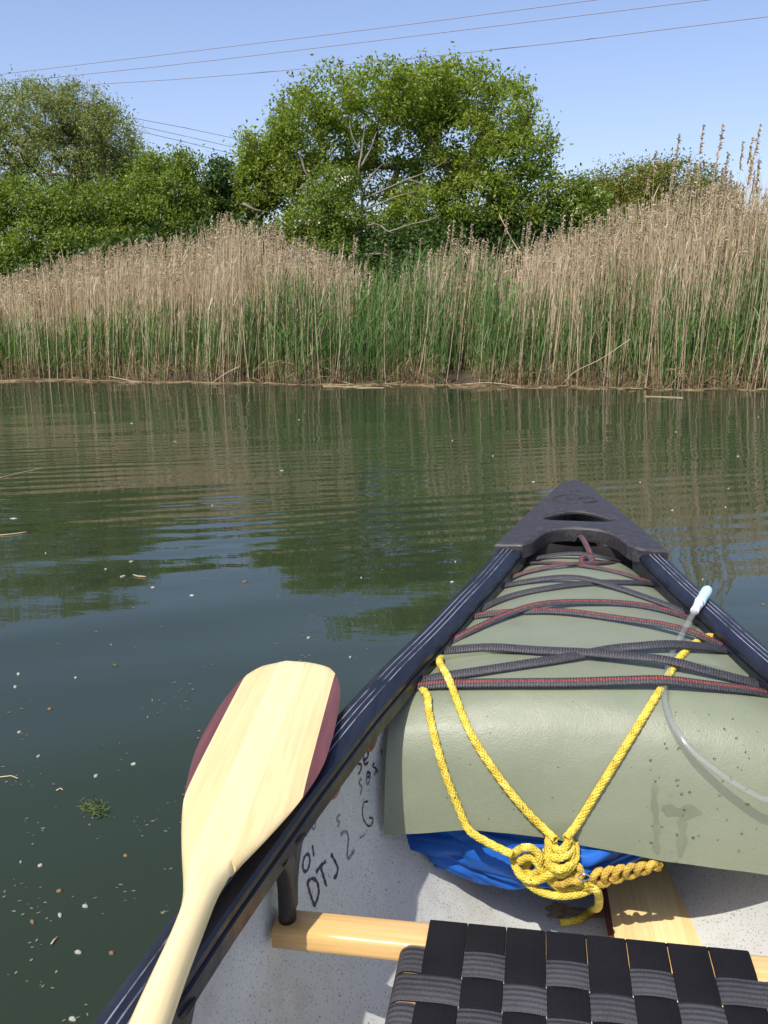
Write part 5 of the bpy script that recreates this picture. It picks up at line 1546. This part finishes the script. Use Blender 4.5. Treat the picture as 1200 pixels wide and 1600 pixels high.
# ------------------------------------------------------------------ drinking tube with pale blue valve
tube_root = empty('drinking_tube', tuple(atu(1100, 930, 1.72)))
tag(tube_root, 'clear plastic drinking tube with pale blue bite valve lying on the right gunwale', 'drinking tube')
def on_gun(x, y, off):
    z = .36
    for _ in range(10): p = atz(x, y, z); u, v = UV(p); z = gz(u) + off
    return p
tp_ = [on_gun(1088, 950, .010), on_gun(1075, 973, .010), on_gun(1062, 998, .004)] + [on_mat(x, y, .0065) for x, y in [(1048, 1030), (1041, 1058), (1037, 1085)]] + \
      [on_mat(1041, 1115, .010), on_mat(1053, 1145, .016), on_mat(1075, 1172, .024), on_mat(1105, 1196, .032), on_mat(1140, 1217, .038), on_mat(1180, 1235, .042), on_mat(1215, 1245, .042), on_mat(1260, 1250, .035)]
tp_ = [p for p in tp_ if p is not None][:-1] + [W(1.222, .318, .16), W(1.195, .318, .06), W(1.12, .305, -.01), W(.98, .285, -.045), W(.80, .20, -.066), W(.55, .10, -.07)]
A, s = smooth_path(tp_, .004)
V, f_ = tube_geo(A, .0052, 14); link('tube', mesh('tube', V, f_, M['tube']), tube_root)
def lathe(p0, p1, prof_, name, mt):
    ax = (p1 - p0); L = ax.length
    A = [tuple(p0 + ax * t) for t, _ in prof_]
    V, f_ = tube_geo(np.array(A), np.array([r_ for _, r_ in prof_]), 18, up=(0, 0, 1)); return link(name, mesh(name, V, f_, M[mt]), tube_root)
a_, b_ = on_gun(1085, 955, .010), on_gun(1092, 944, .010)
lathe(a_, on_gun(1094, 941, .011), [(0, .0070), (.08, .0074), (.45, .0074), (.5, .0066), (.55, .0080), (1, .0080)], 'collar', 'collar')
lathe(on_gun(1093, 942, .011), on_gun(1106, 921, .013), [(0, .0086), (.03, .0094), (.12, .0095), (.35, .0088), (.6, .0098), (.85, .0098), (.97, .0085), (1, .006)], 'bite_valve', 'valve')

# ------------------------------------------------------------------ things floating on the water
def blob(name, p, rx, ry, rot, mt, label, cat, group=None, h=.003, seed=0):
    n = 12; V = [(0, 0, h)]; fs = []
    for i in range(n):
        a = i / n * 2 * math.pi; rr = 1 + .35 * noise.noise(Vector((math.cos(a) + seed * 3.1, math.sin(a), seed)))
        V.append((rx * rr * math.cos(a), ry * rr * math.sin(a), h * .35)); 
    for i in range(n): V.append((V[i + 1][0] * .96, V[i + 1][1] * .96, -.002))
    fs = [(0, 1 + i, 1 + (i + 1) % n) for i in range(n)] + [(1 + i, 1 + n + i, 1 + n + (i + 1) % n, 1 + (i + 1) % n) for i in range(n)]
    o = link(name, mesh(name, V, fs, M[mt])); o.location = p; o.rotation_euler = (0, 0, rot)
    tag(o, label, cat, group); return o
special = [(355 / 2.667, 1108 / 2.667 + 1000, .012, .006, 'petal'), (250 / 2.667, 1145 / 2.667 + 1000, .012, .006, 'petal'), (135 / 2.667, 1173 / 2.667 + 1000, .012, .006, 'deadleaf'),
           (465 / 2.667, 1303 / 2.667 + 1000, .010, .007, 'deadleaf'), (303 / 2.667, 1578 / 2.667 + 1000, .013, .007, 'petal'), (168 / 2.667, 938 / 2.667 + 1000, .010, .006, 'petal'), (161 / 2.667, 483 / 2.667 + 1000, .011, .005, 'petal'),
           (80 / 2.667, 383 / 2.667 + 1000, .010, .005, 'petal'), (63 / 2.667, 194 / 2.667 + 1000, .017, .008, 'petal'), (480 / 2.667, 103 / 2.667 + 1000, .020, .010, 'weed'), (315 / 2.667, 156 / 2.667 + 1000, .008, .005, 'petal'),
           (300, 930, .018, .012, 'petal'), (482, 996, .014, .008, 'petal'), (383, 908, .030, .016, 'deadleaf'), (192, 900, .030, .010, 'petal'), (220, 900, .03, .006, 'deadleaf'), (1182, 892, .012, .006, 'deadleaf'), (1192, 944, .012, .006, 'deadleaf'),
           (1098, 905, .012, .006, 'petal'), (165, 889, .012, .006, 'petal'), (205, 877, .02, .006, 'petal'), (21, 810, .04, .012, 'petal'), (440, 735, .03, .01, 'petal')]
for i, (px, py, rx, ry, mt) in enumerate(special):
    p = atz(px, py, .0015)
    blob('floating_leaf', p, rx * .40, ry * .45, rng.uniform(0, 3), mt, {'petal': 'tiny pale petal floating on the open water left of the canoe', 'deadleaf': 'small reddish brown leaf scrap floating on the water', 'weed': 'small green weed scrap floating on the water'}[mt], 'floating leaf', 'leaf and petal scraps floating on the water', seed=i)
for i in range(50):
    px = rng.uniform(0, 640) if i % 3 else rng.uniform(640, 1190); py = rng.uniform(640, 1590) if i % 3 else rng.uniform(640, 980)
    if i % 3 and px > 1200 - (py - 800) * 1.05 - 120 and py > 900: continue
    p = atz(px, py, .0015); sc = rng.uniform(.3, .9) ** 1.4 * (.0028 + .0011 * p.y)
    mt = 'petal' if rng.uniform() < .85 else 'deadleaf'
    blob('floating_speck', p, sc * 1.5, sc * .9, rng.uniform(0, 3), mt, {'petal': 'minute pale fleck of fluff floating on the river', 'deadleaf': 'minute brown fleck floating on the river'}[mt], 'floating speck', 'flecks floating on the river', seed=i + 40)
# fine scum
n_ = 3400
xs_ = []; 
for i in range(n_):
    px = rng.uniform(-60, 700); py = 1000 + 620 * rng.uniform() if i % 2 else 640 + 900 * rng.uniform() ** 1.2
    if i % 2 == 0: px = rng.uniform(-60, 1250)
    dens = noise.noise(Vector((px * .012, py * .016, 2)))
    if dens < rng.uniform(.0, .45): continue
    p = atz(px, py, .0012); u, v = UV(p)
    if abs(v) < wo(u) + .01 and abs(u) < 2.45: continue
    xs_.append(p)
Cc = np.array([tuple(p) for p in xs_]); k = len(Cc)
ang = rng.uniform(0, 6.28, k); L = rng.uniform(.0010, .0034, k) * (1 + .25 * Cc[:, 1]); 
a = np.stack([np.cos(ang), np.sin(ang), np.zeros(k)], 1) * L[:, None]; b = np.stack([-np.sin(ang), np.cos(ang), np.zeros(k)], 1) * (L * rng.uniform(.2, .6, k))[:, None]
V = np.stack([Cc - a, Cc + b, Cc + a, Cc - b], 1).reshape(-1, 3)
tag(link('pollen_scum', mesh('pollen_scum', V, np.arange(4 * k).reshape(-1, 4), M['pollen'], smooth=False)), 'fine brown dust and pollen drifting on the water surface', 'pollen', kind='stuff')
# weed clump
root = empty('weed_clump', tuple(atz(147, 1263, .001))); tag(root, 'ragged clump of green water weed floating left of the paddle', 'water weed')
c0 = np.array(atz(147, 1263, .002)); nn = 260
P = c0 + rng.normal(0, 1, (nn, 3)) * np.array([.013, .012, .0012]); P += (P[:, :1] - c0[0]) * np.array([[0, -.7, 0]])
d = rng.normal(0, 1, (nn, 3)); d[:, 2] *= .15; d /= np.linalg.norm(d, axis=1)[:, None]
V, Q = blades_np(P, d, rng.uniform(.006, .016, nn), np.full(nn, .0016), np.zeros(nn)); link('strands', mesh('strands', V, Q, M['weed']), root)
# floating reed bits
for i, (x0, y0, x1, y1, lb) in enumerate([(0, 746, 66, 731, 'long pale reed stem afloat at the left edge, farther one'), (0, 836, 42, 831, 'short pale reed stem afloat at the left edge, nearer one'), (0, 1214, 28, 1216, 'thin brown twig afloat at the left edge beside the paddle'),
                                          (1008, 619, 1068, 621, 'pale reed stem afloat in front of the right bank'), (88, 1235, 98, 1234, 'short twig afloat below the twig at the left edge'),
                                          (208, 898, 228, 901, 'tiny brown stick afloat on the tree reflection'), (80, 1475, 90, 1464, 'short straw afloat near the lower left corner'), (505, 603, 600, 606, 'long straw lying on the scum at the foot of the middle reeds'), (800, 606, 920, 602, 'long pale straw lying along the right waterline')]):
    a, b = atz(x0, y0, .003), atz(x1, y1, .003)
    A, s = smooth_path([a, a.lerp(b, .5) + Vector((0, .008 * (-1) ** i, 0)), b], .02)
    r_ = .0011 if y0 > 1000 else (.0020 if y0 > 650 else .0032)
    V, f_ = tube_geo(A, r_, 5); tag(link('drifting_straw', mesh('drifting_straw', V, f_, M['reed_dead'])), lb, 'straw')
# floating debris apron at the waterline
k = 2600; xx = rng.uniform(-7, 7, k); yy = bank_arr(xx) - rng.uniform(0, 1, k) ** 1.7 * (.10 + .30 * (np.sin(xx * 1.1) * .5 + .5))
b_ = np.stack([xx, yy, np.full(k, .004)], 1); d = np.stack([rng.normal(0, 1, k), rng.normal(0, .35, k), rng.uniform(-.01, .03, k)], 1); d /= np.linalg.norm(d, axis=1)[:, None]
V, Q = blades_np(b_, d, rng.uniform(.04, .30, k), rng.uniform(.005, .011, k), np.zeros(k))
tag(link('floating_debris', mesh('floating_debris', V, Q, M['reed_rust'])), 'raft of broken brown reed bits floating at the foot of the reeds', 'reed debris', kind='stuff')
# a few fallen stalks
for i, (pts, lb) in enumerate([([(878, 600), (900, 580), (940, 560), (985, 530)], 'thin dry stalk fallen slantwise at the right end of the bank'), ([(330, 600), (350, 585), (375, 572)], 'short dry stalk sticking out low left of centre'),
                               ([(700, 603), (760, 598), (820, 604)], 'bent straw arching over the scum right of centre'), ([(170, 588), (200, 594), (235, 600)], 'dry stalk slanting into the water on the left')]):
    P = [at(x, y, bank_y(at(x, y, 11.2).x) - .10) for x, y in pts]
    A, s = smooth_path(P, .05); V, f_ = tube_geo(A, .0038, 5); tag(link('fallen_stalk', mesh('fallen_stalk', V, f_, M['reed_dead'])), lb, 'reed stalk')
